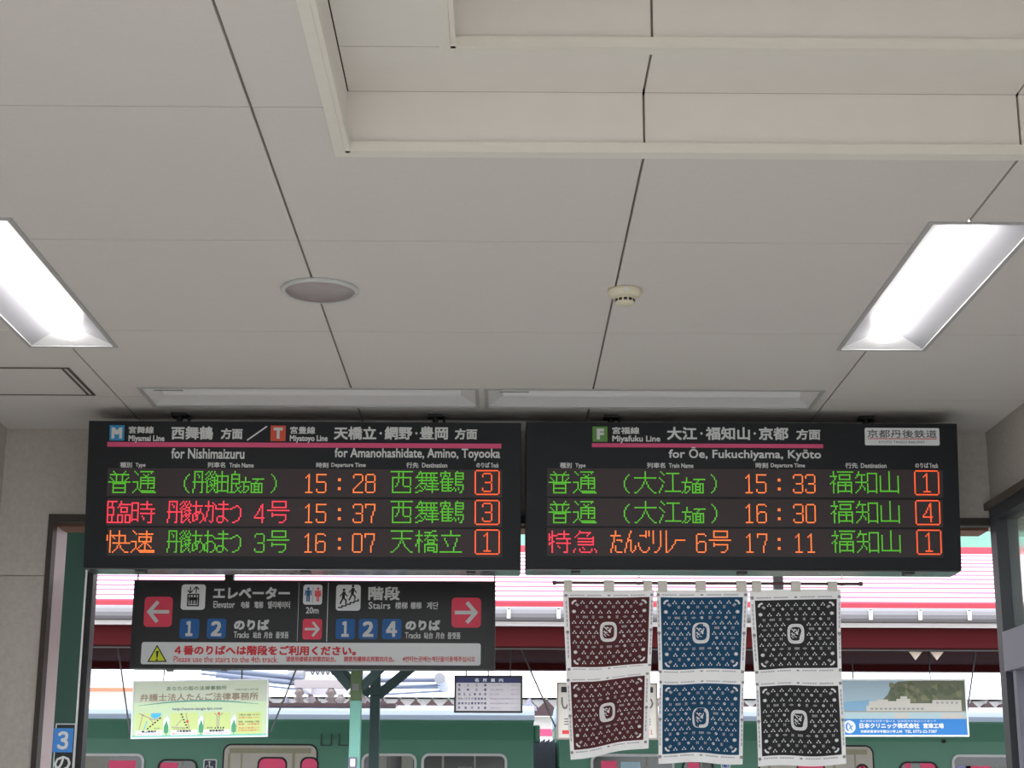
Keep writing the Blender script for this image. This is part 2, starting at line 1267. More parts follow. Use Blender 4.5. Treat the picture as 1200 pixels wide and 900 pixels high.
# two-step recess
Z1 = on_y(600, 108, RY1).z
q = on_z(528, 55, Z1)
R2X, R2Y = q.x, q.y
Z2 = Z1 + .28
x0, y0, x1, y1 = RECESS
def well(x0, y0, x1, y1, za, zb):
    # upright sides of a recess step, boarded with open joints on the far side
    for (a, b) in (((x0, y0), (x1, y0)), ((x1, y0), (x1, y1)), ((x0, y1), (x0, y0))):
        c.face([(a[0], a[1], za), (b[0], b[1], za), (b[0], b[1], zb), (a[0], a[1], zb)], 1)
    for g0, g1 in [(max(x0, a), min(x1, b)) for a, b in zip([-9] + gx, gx + [9])]:
        if g1 - g0 > .01:
            c.box((g0 + (.003 if g0 > x0 else 0), y1, za), (g1 - (.003 if g1 < x1 else 0), y1 + .012, zb), 1)
    c.box((x0, y1 + .0125, za), (x1, y1 + .016, zb), 2)


well(x0, y0, x1, y1, H - .001, Z1)
inner = (R2X, y0 + .3, x1 - .26, R2Y)
for (u0, v0, u1, v1) in minus([RECESS], inner):
    for g0, g1 in [(max(u0, a), min(u1, b)) for a, b in zip([-9] + gx, gx + [9])]:
        if g1 - g0 > .004:
            c.box((g0 + .003, v0 + .0015, Z1), (g1 - .003, v1 - .0015, Z1 + .012), 1)
x0, y0, x1, y1 = inner
for q in minus([(RECESS[0], RECESS[1], RECESS[2], RECESS[3])], (x0 - .0005, y0, x1, y1 + .017)):
    c.box((q[0], q[1], Z1 + .0125), (q[2], q[3], Z1 + .016), 2)
well(x0, y0, x1, y1, Z1 - .001, Z2)
c.box((x0, y0, Z2), (x1, y1, Z2 + .01), 1)
struct(c.build('ceiling', [M_CEIL, M_RECESS, mat('joint backing', (150, 145, 138), .9, noise=.1)]))

# trim round each step: an angle with its lip inside the opening
for nm, (x0, y0, x1, y1), z in (('trim_1', RECESS, H), ('trim_2', inner, Z1)):
    t = MB()
    w, lip = .026, .022
    t.box((x0 - w, y1, z - .004), (x1 + w, y1 + w, z - .0005))
    t.box((x0 - w, y0 - w, z - .004), (x1 + w, y0, z - .0005))
    t.box((x0 - w, y0, z - .004), (x0, y1, z - .0005))
    t.box((x1, y0, z - .004), (x1 + w, y1, z - .0005))
    t.box((x0, y1 - .012, z - .004), (x1, y1 - .0005, z + lip))
    t.box((x0, y0 + .0005, z - .004), (x1, y0 + .012, z + lip))
    t.box((x0 + .0005, y0, z - .004), (x0 + .012, y1, z + lip))
    t.box((x1 - .012, y0, z - .004), (x1 - .0005, y1, z + lip))
    struct(t.build(nm, M_TRIM))

# roof slab above the void, floor, walls
b = MB()
b.box((XL - .2, YB - .2, 3.9), (XR + .2, YF + .2, 4.1))
struct(b.build('roof_slab', M_VOID))
b = MB()
b.box((XL - .2, YB - .2, -.2), (XR + .2, YF + .2, 0))
struct(b.build('floor', M_FLOOR))
ZO = on_y(80, 603, YF).z                 # underside of the lintel over the platform opening
XO = on_y(57, 620, YF).x                 # left edge of that opening
XC = on_y(1169, 560, YF).x
b = MB()
zj = on_y(40, 674.5, YF).z
b.box((XL - .2, YF, 0), (XO, YF + .2, zj - .002))
b.box((XL - .2, YF + .01, zj - .002), (XO, YF + .2, zj + .002))
b.box((XL - .2, YF, zj + .002), (XO, YF + .2, 3.9))
b.box((XO, YF, ZO), (XR + .2, YF + .2, 3.9))
struct(b.build('wall_front', M_WALL))
WBY0, WBY1 = -2.9, 2.4             # side openings added out of view to let more sky light in
b = MB()
b.box((XL - .2, YB, 0), (XL, WBY0, 3.9))
b.box((XL - .2, WBY1, 0), (XL, YF, 3.9))
b.box((XL - .2, WBY0, 0), (XL, WBY1, .5))
b.box((XL - .2, WBY0, 2.75), (XL, WBY1, 3.9))
struct(b.build('wall_left', M_WALL))
# right wall with a window in its far corner
WY0, WZ1 = 5.2, ZO + .03
b = MB()
b.box((XR, YB, 0), (XR + .2, WBY0, 3.9))
b.box((XR, WBY1, 0), (XR + .2, WY0, 3.9))
b.box((XR, WBY0, 0), (XR + .2, WBY1, .5))
b.box((XR, WBY0, 2.75), (XR + .2, WBY1, 3.9))
b.box((XR, WY0, WZ1), (XR + .2, YF, 3.9))
struct(b.build('wall_right', M_WALL))
b = MB()
b.box((XL - .2, YB - .2, 0), (XL + .1, YB, 3.9))
b.box((XR - .1, YB - .2, 0), (XR + .2, YB, 3.9))
b.box((XL + .1, YB - .2, 2.8), (XR - .1, YB, 3.9))
struct(b.build('wall_back', M_WALL))

# frame of the platform opening: dark bronze head and left jamb, brown soffit, pinkish lining
zf = on_y(80, 612, YF).z
b = MB()
b.box((XO, YF - .012, zf), (XR - .001, YF + .05, ZO), 0)
b.box((XO, YF - .012, 0), (on_y(61, 650, YF).x, YF + .05, zf), 0)
b.box((XO + .012, YF + .05, 0), (XO + .02, YF + .22, zf), 2)
b.box((XO + .012, YF + .05, zf - .01), (XR - .001, YF + .2, ZO - .001), 1)
struct(b.build('door_1', [M_DARKBROWN, M_BROWN, M_JAMB]))
# corner post and side window
b = MB()
px0, px1 = on_y(1173, 640, YF).x, XR + .06
b.box((px0, YF - .02, 0), (XR + .1, YF + .06, zf), 0)
b.box((XR - .015, YF - .10, 0), (XR + .08, YF - .021, WZ1), 1)
zr1, zr0 = on_y(1195, 738, 6.6).z, on_y(1195, 785, 6.6).z
b.box((XR - .02, WY0, zr0), (XR + .08, YF - .101, zr1), 0)
b.box((XR - .02, WY0, WZ1 - .05), (XR + .08, YF - .101, WZ1), 1)
b.box((XR - .02, WY0, 0), (XR + .08, WY0 + .05, WZ1 - .05), 0)
b.box((XR - .03, WY0, WZ1 + .002), (XR - .001, YF, WZ1 + .03), 2)
b.box((XR - .005, YF - .2, 0), (XR + .05, YF - .16, zr0), 0)
struct(b.build('window_1', [M_ALU, M_ALUDARK, mat('side head trim', (88, 78, 70), .7, noise=.08)]))
b = MB()
b.box((XR + .03, WY0 + .05, 0), (XR + .036, YF - .1, WZ1 - .05))
struct(b.build('window_pane_1', mat('side window glass', (210, 220, 214), .05, trans=.9, noise=.02)))

# the station's own eave over the platform outside
b = MB()
b.box((XL - 3, YF + .2, 3.2), (XR + 3, 9.4, 3.3))
b.box((XL - 3, 9.3, 3.12), (XR + 3, 9.42, 3.34))
struct(b.build('roof_eave', M_WALL))
b = MB()
b.box((-40, YF + .2, -.2), (40, 9.9, -.005))
b.box((-40, YF + .2, -1.2), (40, 9.9, -.2))
b.box((-40, 13.4, -1.2), (40, 19.7, -.005))
struct(b.build('floor_platform', M_PLATFORM))
b = MB()
b.box((-120, -40, -1.6), (120, 240, -1.2))
struct(b.build('ground', M_GROUND))
# ------------------------------------------------------------------ ceiling lights
def troffer(name, lit, loc, rz, label, group):
    t = thing(name, loc, label, 'ceiling light', group)
    t.rotation_euler.z = rz
    hw, hl, d, e = TW / 2, TL / 2, .036, .085
    f = MB()
    for (x0, y0, x1, y1) in ((-hw - .008, -hl - .008, -hw + .006, hl + .008), (hw - .006, -hl - .008, hw + .008, hl + .008),
                             (-hw + .006, -hl - .008, hw - .006, -hl + .006), (-hw + .006, hl - .006, hw - .006, hl + .008)):
        f.box((x0, y0, -.004), (x1, y1, .0))
    f.build('rim', mat('rim grey', (176, 176, 178), .5, noise=.02), t)
    r = MB()
    cw = .034
    for s in (-1, 1):
        r.face([(s * hw, -hl, 0), (s * hw, hl, 0), (s * cw, hl - e, d), (s * cw, -hl + e, d)])
        r.face([(-hw, s * hl, 0), (hw, s * hl, 0), (cw, s * (hl - e), d), (-cw, s * (hl - e), d)], 1)
    r.face([(-cw, -hl + e, d), (cw, -hl + e, d), (cw, hl - e, d), (-cw, hl - e, d)])
    r.build('reflector', [M_REFL if lit else M_TUBEOFF, M_ENDP if lit else M_WHITE], t)
    l = MB()
    prof = [(.026 * math.cos(R(a)), d - .002 - .030 * math.sin(R(a))) for a in range(0, 181, 15)]
    l.prism(prof, 'y', -hl + e * .75, hl - e * .75)
    l.build('lamp', M_TUBE if lit else M_TUBEOFF, t)
    if not lit:
        s = MB()
        s.box((-hw + .02, hl - .16, -.0055), (-hw + .035, hl - .05, -.0042))
        s.build('maker_label', M_GREYINK, t)
    return t


t1 = troffer('ceiling_light', True, (TROFFERS[0][0], TROFFERS[0][1], H), 0,
             'lit recessed fluorescent troffer at the left edge of the ceiling', 'lit ceiling troffers')
dup(t1, (TROFFERS[1][0], TROFFERS[1][1], H), 'lit recessed fluorescent troffer at the right of the ceiling, beyond the smoke detector')
dup(t1, (TROFFERS[2][0], TROFFERS[2][1], H), 'added out-of-view lit troffer on the left, nearer the viewer')  # this and the next two are unseen, added to brighten the hall
dup(t1, (TROFFERS[3][0], TROFFERS[3][1], H), 'added unseen lit troffer at the back left of the hall')
dup(t1, (TROFFERS[4][0], TROFFERS[4][1], H), 'added unseen lit troffer at the back right of the hall')
u1 = troffer('ceiling_light', False, (ux0, uy, H), math.pi / 2,
             'unlit white troffer just above the left departure board', 'unlit ceiling troffers')
dup(u1, (ux1, uy, H), 'unlit white troffer just above the right departure board')

# ------------------------------------------------------------------ speaker, detector, hatch
p = on_z(375, 339, H)
t = thing('ceiling_speaker', p, 'round flush ceiling speaker with grey grille and pale rim', 'speaker')
b = MB()
b.lathe([(.0, 0), (.118, 0), (.118, -.007), (.113, -.012), (.107, -.012), (.104, -.006)], (0, 0, 0), 48)
b.build('rim', mat('speaker rim', (196, 199, 200), .5, noise=.02), t)
b = MB()
b.lathe([(.1045, -.006), (.100, -.012), (.05, -.016), (0, -.017)], (0, 0, 0), 48)
b.build('grille', mat('speaker grille', (166, 158, 160), .4, metal=.3, noise=.1, scale=120), t)
p = on_z(732, 340, H)
t = thing('smoke_detector', p, 'small cream smoke detector on the ceiling joint', 'smoke detector')
b = MB()
b.lathe([(0, 0), (.052, 0), (.052, -.010), (.047, -.020), (.035, -.026), (0, -.026)], (0, 0, 0), 40)
b.build('base', mat('aged cream plastic', (222, 217, 196), .5, noise=.03), t)
b = MB()
b.lathe([(.030, -.0255), (.030, -.040), (.026, -.046), (0, -.048)], (0, 0, 0), 32)
hd = b.build('sensor_head', mat('aged cream plastic', (222, 217, 196)), t)
b = MB()
for k in range(12):
    a = 2 * math.pi * k / 12
    x, y = .0302 * math.cos(a), .0302 * math.sin(a)
    b.tf = lambda X, Y, Z, a=a: Vector((X * math.cos(a) - Y * math.sin(a), X * math.sin(a) + Y * math.cos(a), Z))
    b.box((.0285, -.005, -.039), (.0308, .005, -.031))
b.build('vent_slots', M_INK, hd)
b = MB()
b.tube([(0, -.048, -.012), (.0, -.056, -.012)], .006, 12)
b.build('indicator', M_PLATE, t)

hy0, hy1 = on_z(60, 430.5, H).y, on_z(100, 462.5, H).y
hx1 = on_z(112, 462.5, H).x
t = thing('ceiling_hatch', ((hx1 - .225), (hy0 + hy1) / 2, H), 'square ceiling access hatch with dark edge lines at far left', 'access hatch')
hw, hh = .225, (hy1 - hy0) / 2
b = MB()
b.box((-hw + .012, -hh + .012, -.003), (hw - .012, hh - .012, -.0005))
b.build('panel', M_CEIL, t)
b = MB()
for x0, y0, x1, y1 in ((-hw, -hh, hw, -hh + .006), (-hw, hh - .006, hw, hh), (-hw, -hh + .006, -hw + .006, hh - .006), (hw - .010, -hh + .006, hw, hh - .006)):
    b.box((x0, y0, -.004), (x1, y1, -.0005), 0)
b.box((hw - .03, -hh + .01, -.0045), (hw - .02, hh - .01, -.003), 0)
b.build('frame', mat('hatch edge', (84, 80, 76), .6, noise=.05), t)

# ------------------------------------------------------------------ departure boards
DOT = .00582
TILT = R(6.5)


def led(mb, pl, s, px, py, m, gap=0, base=16):
    """characters s from photo pixel (px, py) on the panel; one quad per lit dot"""
    u0, v0 = pl.uv(px, py)
    g = G[s]
    top = base - len(g) if len(g) < base else 0
    for j, row in enumerate(g):
        for i, ch in enumerate(row):
            if ch == '#':
                u, v = u0 + i * DOT, v0 - (j + top) * DOT
                k = DOT * .8
                mb.face([(u, v - k, .0012), (u + k, v - k, .0012), (u + k, v, .0012), (u, v, .0012)], m)


def board(x0, y0, x1, y1, cx, label, header, tiles, lines, rows, cols, plate=None):
    """cols: left and right edge of the lit panel in pixels"""
    pl = Plane(cx, (y0 + y1) / 2, 6.42, TILT)
    u0, v0, u1, v1 = prect(pl, x0, y0, x1, y1)
    # true width from mid height
    um0, um1 = pl.uv((x0 + x1 - (x1 - x0)) / 2, (y0 + y1) / 2)[0], u1
    t = thing('departure_board', pl.o, label, 'departure board', 'departure boards')
    hv = (v1 - v0) / 2
    a0, a1 = pl.uv(x0, y0)[0], pl.uv(x1, y0)[0]
    b = MB()
    top, bot = pl(0, hv, -.004), pl(0, -hv, -.004)
    yb = .20
    poly = [(top.y, top.z), (bot.y, bot.z), (yb, bot.z), (yb, top.z)]
    b.prism(poly, 'x', a0, a1)
    h = b.build('housing', M_BOARD, t, bevel=.004)
    b = MB()
    b.box((a0 + .003, bot.y + .012, bot.z - .0035), (a1 - .003, yb - .004, bot.z - .0005))
    un = b.build('underside_panel', M_UNDER, t)
    un['label'] = 'satin steel underside panel'
    b = MB(pl)
    b.slab(quad(a0 + .002, -hv + .002, a1 - .002, hv - .002), -.004, 0)
    b.build('face_panel', M_BOARD, t)
    # hangers and clips
    for hx in header['hang']:
        p = on_y(hx, 490, 6.5) - pl.o
        b = MB()
        b.tube([(p.x, .09, top.z - .002), (p.x, .09, H - pl.o.z)], .012, 10)
        b.box((p.x - .03, .06, H - pl.o.z - .012), (p.x + .03, .12, H - pl.o.z))
        b.tube([(p.x + .035, .11, top.z - .002), (p.x + .035, .11, H - pl.o.z)], .006, 8)
        b.build('hanger', M_BLACK, t)
    for hx in header['clips']:
        p = on_y(hx, 668, 6.46) - pl.o
        b = MB()
        b.box((p.x - .018, bot.y + .006, bot.z - .012), (p.x + .018, bot.y + .08, bot.z - .004))
        b.build('clip', M_BLACK, t, bevel=.003)
    # header lettering
    for s, q, bold in lines:
        b = MB(pl)
        text(b, pl, s, *q, n=.0012, bold=bold)
        b.build('column_heading' if q[1] > 541 else 'line_heading', M_TXT, t)
    for (ax, ay, bx, by) in header.get('slash', []):
        b = MB(pl)
        b.flat(bar(pl.uv(ax, ay), pl.uv(bx, by), .0055), .0012)
        b.build('slash_mark', M_TXT, t)
    for s, q, lq, m in tiles:
        b = MB(pl)
        b.slab(quad(*prect(pl, *q)), 0, .0016)
        ti = b.build('line_badge', m, t)
        b = MB(pl)
        text(b, pl, s, *lq, n=.0022, bold=.006)
        b.build('badge_letter', M_TXT, ti)
    b = MB(pl)
    b.slab(quad(*prect(pl, *header['line'])), 0, .0012)
    b.build('pink_stripe', M_PINK, t)
    if plate:
        b = MB(pl)
        b.slab(rrect(*prect(pl, *plate['q']), .006), 0, .0025)
        pp = b.build('name_plate', M_PLATE, t)
        pp['label'] = 'white railway name plate'
        b = MB(pl)
        for s, q, bold, m in plate['txt']:
            text(b, pl, s, *q, n=.0032, bold=bold, m=m)
        b.flat(quad(*prect(pl, *plate['line'])), .0032, 1)
        b.build('plate_lettering', [mat('plate grey ink', (84, 86, 92), .6, noise=.02), M_REDTXT], pp)
    for i, (ya, yb2, items) in enumerate(rows):
        b = MB(pl)
        b.slab(quad(*prect(pl, cols[0], ya, cols[1], yb2)), 0, .0006)
        rw = b.build('led_row', M_LEDPANEL, t)
        fields = {}
        for s, px, py, m in items:
            f = (px - cols[0]) / (cols[1] - cols[0])
            nm = 'train_type' if f < .15 else 'train_name' if f < .49 else 'departure_time' if f < .7 else 'destination' if f < .925 else 'track_number'
            b = fields.setdefault(nm, MB(pl))
            if len(s) > 1 and s[0] not in '[' and s != '方面':
                x = px
                for ch in s:
                    if ch != ' ':
                        led(b, pl, ch, x + (3.2 if ch == ':' else 0), py, m, base=15)
                    x += 14.35
            else:
                led(b, pl, s, px, py, m, base=15)
        for nm, b in fields.items():
            b.build(nm, [M_G, M_R, M_O, M_RO], rw)
    return t, pl


def row(y, d, ty, name, time, dest, track, tx, tyc):
    """one display row; ty/name/dest/track: lists of (glyph, px)"""
    it = [(s, x, y, tyc) for s, x in ty] + [(s, x, y, c) for s, x, c in name]
    it += [(time, tx, y, 2)] + [(s, x, y, 0) for s, x in dest]
    it += [('[' + track[0] + ']', track[1], y - 1.2, 3)]
    return it


GR, RD, OR = 0, 1, 2
X1 = dict(dest3=[('西', 458), ('舞', 487), ('鶴', 516)], dest3b=[('天', 458), ('橋', 487), ('立', 515.5)])
rows1 = [
    (550.6, 581.2, row(552, 0, [('普', 127.5), ('通', 156)],
                       [('(', 216, GR), ('丹', 226.2, GR), ('後', 240.8, GR), ('由', 254.6, GR), ('良', 269.6, GR), ('方面', 282.2, GR), (')', 318, GR)],
                       '15  28', X1['dest3'], ('3', 556.4), 356.6, GR)),
    (585.8, 616, row(587, 0, [('臨', 126), ('時', 154.5)],
                     [('丹', 196.4, RD), ('後', 211, RD), ('あ', 226, RD), ('か', 240.5, RD), ('ま', 254.4, RD), ('つ', 269.5, RD), ('4', 298.5, RD), ('号', 313.6, RD)],
                     '15  37', X1['dest3'], ('3', 556.4), 356.3, RD)),
    (620.4, 651.2, row(621.6, 0, [('快', 125.4), ('速', 154)],
                       [('丹', 196, GR), ('後', 210.6, GR), ('あ', 225.6, GR), ('お', 239.6, GR), ('ま', 254, GR), ('つ', 269.2, GR), ('3', 298.5, GR), ('号', 313.2, GR)],
                       '16  07', X1['dest3b'], ('1', 556.4), 355.6, OR)),
]
for r, y in zip(rows1, (552, 587, 621.6)):
    r[2].append((':', 396.5, y, 2))
lines1 = [
    ('宮舞線', (150.7, 499.7, 180.5, 508), .0015), ('Miyamai Line', (150.5, 510.2, 193, 519), .0018),
    ('西舞鶴', (200.7, 499.7, 250, 515), .0032), ('方面', (258.7, 502, 284.5, 514.6), .003),
    ('宮豊線', (340, 500, 369.5, 508.5), .0015), ('Miyatoyo Line', (339.5, 510.2, 384.2, 519), .0018),
    ('天橋立', (391.2, 500, 441.2, 515.2), .0032), ('・', (444.8, 506.4, 447.6, 509.2), .001), ('網野', (450.7, 500, 483.2, 515.2), .0032),
    ('・', (486.6, 506.4, 489.4, 509.2), .001), ('豊岡', (492, 500, 525, 515.2), .0032), ('方面', (533, 502.4, 559.2, 515), .003),
    ('for Nishimaizuru', (200.7, 525.6, 286.7, 537.5), .0018), ('for Amanohashidate, Amino, Toyooka', (392, 525.8, 586.2, 539.4), .0018),
    ('種別', (140.7, 541.7, 155, 548), .001), ('Type', (158.7, 542.5, 170.7, 548.4), .001), ('列車名', (243.2, 541.7, 264.2, 548), .001),
    ('Train Name', (268.7, 542.5, 297.5, 547.8), .001), ('時刻', (370.5, 542, 385, 548.2), .001), ('Departure Time', (388.2, 542.5, 428.7, 548.6), .001),
    ('行先', (476.2, 542, 490.5, 548.4), .001), ('Destination', (494.5, 542.5, 524.2, 548), .001), ('のりば', (558.2, 542, 573.7, 548), .001), ('Track', (575, 542.5, 584.5, 548), .001)]
hdr1 = dict(hang=[210, 510], clips=[163, 357, 552], slash=[(289.5, 516, 313, 499.6)], line=(125.7, 520, 587.5, 523.4))
tiles1 = [('M', (128.2, 498.4, 146, 516.2), (130.6, 501, 143.6, 514), M_BLUE), ('T', (317, 498.8, 335, 516.8), (320.6, 501.2, 331.6, 514.2), M_ORANGE)]
board(103.8, 494.5, 610.8, 664.8, 357,
      'black LED departure board on the left, trains for Nishimaizuru and Amanohashidate', hdr1, tiles1, lines1, rows1, (125, 588.5))

D2 = [('福', 972.3), ('知', 1001.8), ('山', 1030.6)]
rows2 = [
    (550.8, 581.4, row(552.4, 0, [('普', 643), ('通', 671.5)],
                       [('(', 731, GR), ('大', 743.2, GR), ('江', 772, GR), ('方面', 798.6, GR), (')', 833, GR)], '15  33', D2, ('1', 1071), 871.6, GR)),
    (586, 616.2, row(587.2, 0, [('普', 643), ('通', 671.5)],
                     [('(', 731, GR), ('大', 743.6, GR), ('江', 772.4, GR), ('方面', 799, GR), (')', 833.6, GR)], '16  30', [(a, x + 1) for a, x in D2], ('4', 1072.2), 872, GR)),
    (620.6, 651.4, row(621.8, 0, [('特', 643), ('急', 671.8)],
                       [('た', 715.4, OR), ('ん', 731.6, OR), ('ご', 747.6, OR), ('リ', 763, OR), ('レ', 778.2, OR), ('ー', 791, OR), ('6', 815.6, OR), ('号', 830.6, OR)],
                       '17  11', [(a, x + 2) for a, x in D2], ('1', 1073.6), 872.6, RD)),
]
for r, y in zip(rows2, (552.4, 587.2, 621.8)):
    r[2].append((':', 911.2, y, 2))
lines2 = [
    ('宮福線', (717.5, 500.5, 749.2, 508.7), .0015), ('Miyafuku Line', (717.5, 510.6, 773.7, 519.4), .0018),
    ('大江', (781.7, 500.5, 816.7, 515.6), .0032), ('・', (820.6, 506.6, 823.4, 509.4), .001), ('福知山', (827, 500.5, 878.7, 515.6), .0032),
    ('・', (883, 506.6, 885.8, 509.4), .001), ('京都', (889.2, 500.7, 923.7, 515.6), .0032), ('方面', (933.2, 503, 961.2, 515.4), .003),
    ('for Ōe, Fukuchiyama, Kyōto', (783.7, 524.6, 962, 539.6), .0018),
    ('種別', (656.2, 542.2, 670, 548.5), .001), ('Type', (674.2, 543, 686.2, 549), .001), ('列車名', (758.2, 542.2, 779.5, 548.5), .001),
    ('Train Name', (783.7, 543, 812.5, 548.3), .001), ('時刻', (885.5, 542.2, 900, 548.6), .001), ('Departure Time', (903.2, 543, 943.2, 549), .001),
    ('行先', (990.7, 542.4, 1005, 548.8), .001), ('Destination', (1008.7, 543, 1038.7, 548.4), .001), ('のりば', (1072.5, 542.4, 1088, 548.4), .001), ('Track', (1089.2, 543, 1099.2, 548.4), .001)]
hdr2 = dict(hang=[716, 1015], clips=[675, 871, 1067], line=(693.7, 520.6, 964.5, 524))
tiles2 = [('F', (694.5, 500, 711.8, 517.6), (699.4, 502.4, 708, 515), M_GREENTILE)]
plate2 = dict(q=(1013.7, 501.8, 1100.4, 521.8), line=(1017, 514, 1097.5, 514.6),
              txt=[('京都丹後鉄道', (1016.4, 504, 1097.4, 513), .0008, 0), ('KYOTO TANGO RAILWAY', (1030, 516.7, 1083.7, 519.6), 0, 0)])
bd2, PB2 = board(616.3, 495.4, 1121.8, 666, 869,
                 'black LED departure board on the right, trains for Fukuchiyama and Kyoto', hdr2, tiles2, lines2, rows2, (641, 1104.5), plate2)


# ------------------------------------------------------------------ direction sign outside the opening
def arrow(pl, b, q, d, m=0, n=.003):
    u0, v0, u1, v1 = prect(pl, *q)
    cx, cy, w, h = (u0 + u1) / 2, (v0 + v1) / 2, u1 - u0, v1 - v0
    s = d
    tip = cx + s * w * .38
    tail = cx - s * w * .39
    t = w * .125
    b.flat([(tail, cy - t / 2), (tip - s * t, cy - t / 2), (tip - s * t, cy + t / 2), (tail, cy + t / 2)], n, m)
    for k in (1, -1):
        b.flat(bar((tip - s * t * .2, cy - k * t * .35), (tip - s * w * .36, cy + k * h * .34), t * 1.05), n + .0001 * (2 + k), m)


def man(b, u, v, h, m, n=.003, skirt=False):
    """standing pictogram, feet at v, height h"""
    r = h * .09
    b.flat(circ(u, v + h * .9, r, 12), n, m)
    if skirt:
        b.flat([(u - h * .1, v + h * .78), (u + h * .1, v + h * .78), (u + h * .22, v + h * .34), (u - h * .22, v + h * .34)], n, m)
        b.flat(quad(u - h * .09, v, u - h * .01, v + h * .34), n, m)
        b.flat(quad(u + h * .01, v, u + h * .09, v + h * .34), n, m)
    else:
        b.flat(quad(u - h * .12, v + h * .4, u + h * .12, v + h * .79), n, m)
        b.flat(quad(u - h * .12, v, u - h * .015, v + h * .4), n, m)
        b.flat(quad(u + h * .015, v, u + h * .12, v + h * .4), n, m)
    for s in (-1, 1):
        b.flat(bar((u + s * h * .17, v + h * .77), (u + s * h * .2, v + h * .42), h * .08), n + .0001, m)


PD = Plane(365, 732, 7.6)
sg = thing('direction_sign', PD.o, 'black hanging direction sign for elevator, toilets, stairs and tracks below the left departure board', 'sign')
u0, v0, u1, v1 = prect(PD, 151.6, 681.6, 580.6, 783)
b = MB(PD)
b.slab(quad(u0, v0, u1, v1), -.10, 0)
b.build('housing', M_SIGNBLACK, sg, bevel=.003)
b = MB(PD)
for (ua, ub, va, vb) in ((u0, u1, v0, v0 + .012), (u0, u1, v1 - .008, v1), (u0, u0 + .008, v0 + .012, v1 - .008), (u1 - .008, u1, v0 + .012, v1 - .008)):
    b.slab(quad(ua, va, ub, vb), .0002, .006)
b.build('bezel', M_SIGNBLACK, sg)
b = MB(PD)
hu = PD.uv(267, 680)[0]
b.slab(quad(hu - .02, v1, hu + .02, 3.2 - PD.o.z), -.07, -.03)
b.build('hanging_post', M_BLACK, sg)
for e in (u0 + .004, u1 - .004):
    b = MB(PD)
    b.slab(quad(e - .003, v1, e + .003, 3.2 - PD.o.z), -.055, -.049)
    b.build('hanging_rod', M_GUTTER, sg)
for q in ((193.5, 783, 201, 786), (258, 783, 264, 785.5), (512, 783, 520, 785.5)):
    b = MB(PD)
    a0, c0, a1, c1 = prect(PD, *q)
    b.slab(quad(a0, c0, a1, v0), -.06, -.02)
    b.build('bottom_bracket', M_GUTTER, sg)
for s, q, bold in [
    ('エレベーター', (249.6, 688, 340, 702), .0045), ('Elevator', (250, 704.4, 275.4, 712.4), .001),
    ('电梯', (282.4, 704.8, 292.4, 712.8), .0012), ('電梯', (298, 704.8, 308.6, 712.8), .0012), ('엘리베이터', (313.6, 704.8, 340, 713), .0012),
    ('のりば', (274, 726, 315.6, 738.4), .005), ('Tracks', (273.6, 740, 292, 747.6), .001), ('站台', (296.4, 740.4, 306.4, 748), .0012),
    ('月台', (309, 740.4, 319.6, 748), .0012), ('플랫폼', (323, 740.4, 338.4, 748), .0012),
    ('20m', (358.3, 711.4, 373.6, 719), .0015),
    ('階段', (431.5, 687.5, 468.8, 703.4), .0042), ('Stairs', (431.7, 705.5, 457.6, 713.6), .001), ('楼梯', (463, 705.5, 477.8, 713.6), .0012),
    ('樓梯', (481, 705.5, 494, 713.6), .0012), ('계단', (500, 705.5, 513.8, 714), .0012),
    ('のりば', (475, 726.6, 516, 738.8), .005), ('Tracks', (474.4, 741, 493, 748.2), .001), ('站台', (496.7, 741, 507.5, 748.6), .0012),
    ('月台', (510.4, 741, 521, 748.6), .0012), ('플랫폼', (524.4, 741, 539.7, 748.8), .0012)]:
    b = MB(PD)
    text(b, PD, s, *q, n=.001, bold=bold)
    b.build('lettering', M_TXT, sg)
for q in ((348, 682.6, 350.9, 751.6), (382.3, 682.6, 385.3, 752)):
    b = MB(PD)
    b.flat(quad(*prect(PD, *q)), .001)
    b.build('divider_line', M_TXT, sg)
for q, d in (((168, 699.4, 203, 734.6), -1), ((354.2, 725.3, 377.7, 749.3), 1), ((529, 700.5, 563.8, 735.4), 1)):
    b = MB(PD)
    b.slab(rrect(*prect(PD, *q), .018 if q[2] - q[0] > 30 else .012), 0, .002)
    ti = b.build('arrow_tile', M_ARROWRED, sg)
    b = MB(PD)
    arrow(PD, b, q, d)
    b.build('arrow', M_TXT, ti)
for s, q in (('1', (210, 725, 234, 748.2)), ('2', (242, 725, 265.4, 748.2)), ('1', (393.2, 725.3, 416.4, 749)), ('2', (420, 725.3, 443, 749)), ('4', (447.4, 725.3, 470.8, 749))):
    b = MB(PD)
    b.slab(rrect(*prect(PD, *q), .012), 0, .002)
    ti = b.build('track_tile', M_TILEBLUE, sg)
    b = MB(PD)
    cx = (q[0] + q[2]) / 2
    w = 4.4 if s == '1' else 6.4
    text(b, PD, {'1': '１', '2': '２', '4': '４'}[s], cx - w - .4, q[1] + 2.8, cx + w, q[3] - 2.6, n=.003, bold=.007)
    b.build('numeral', M_TXT, ti)
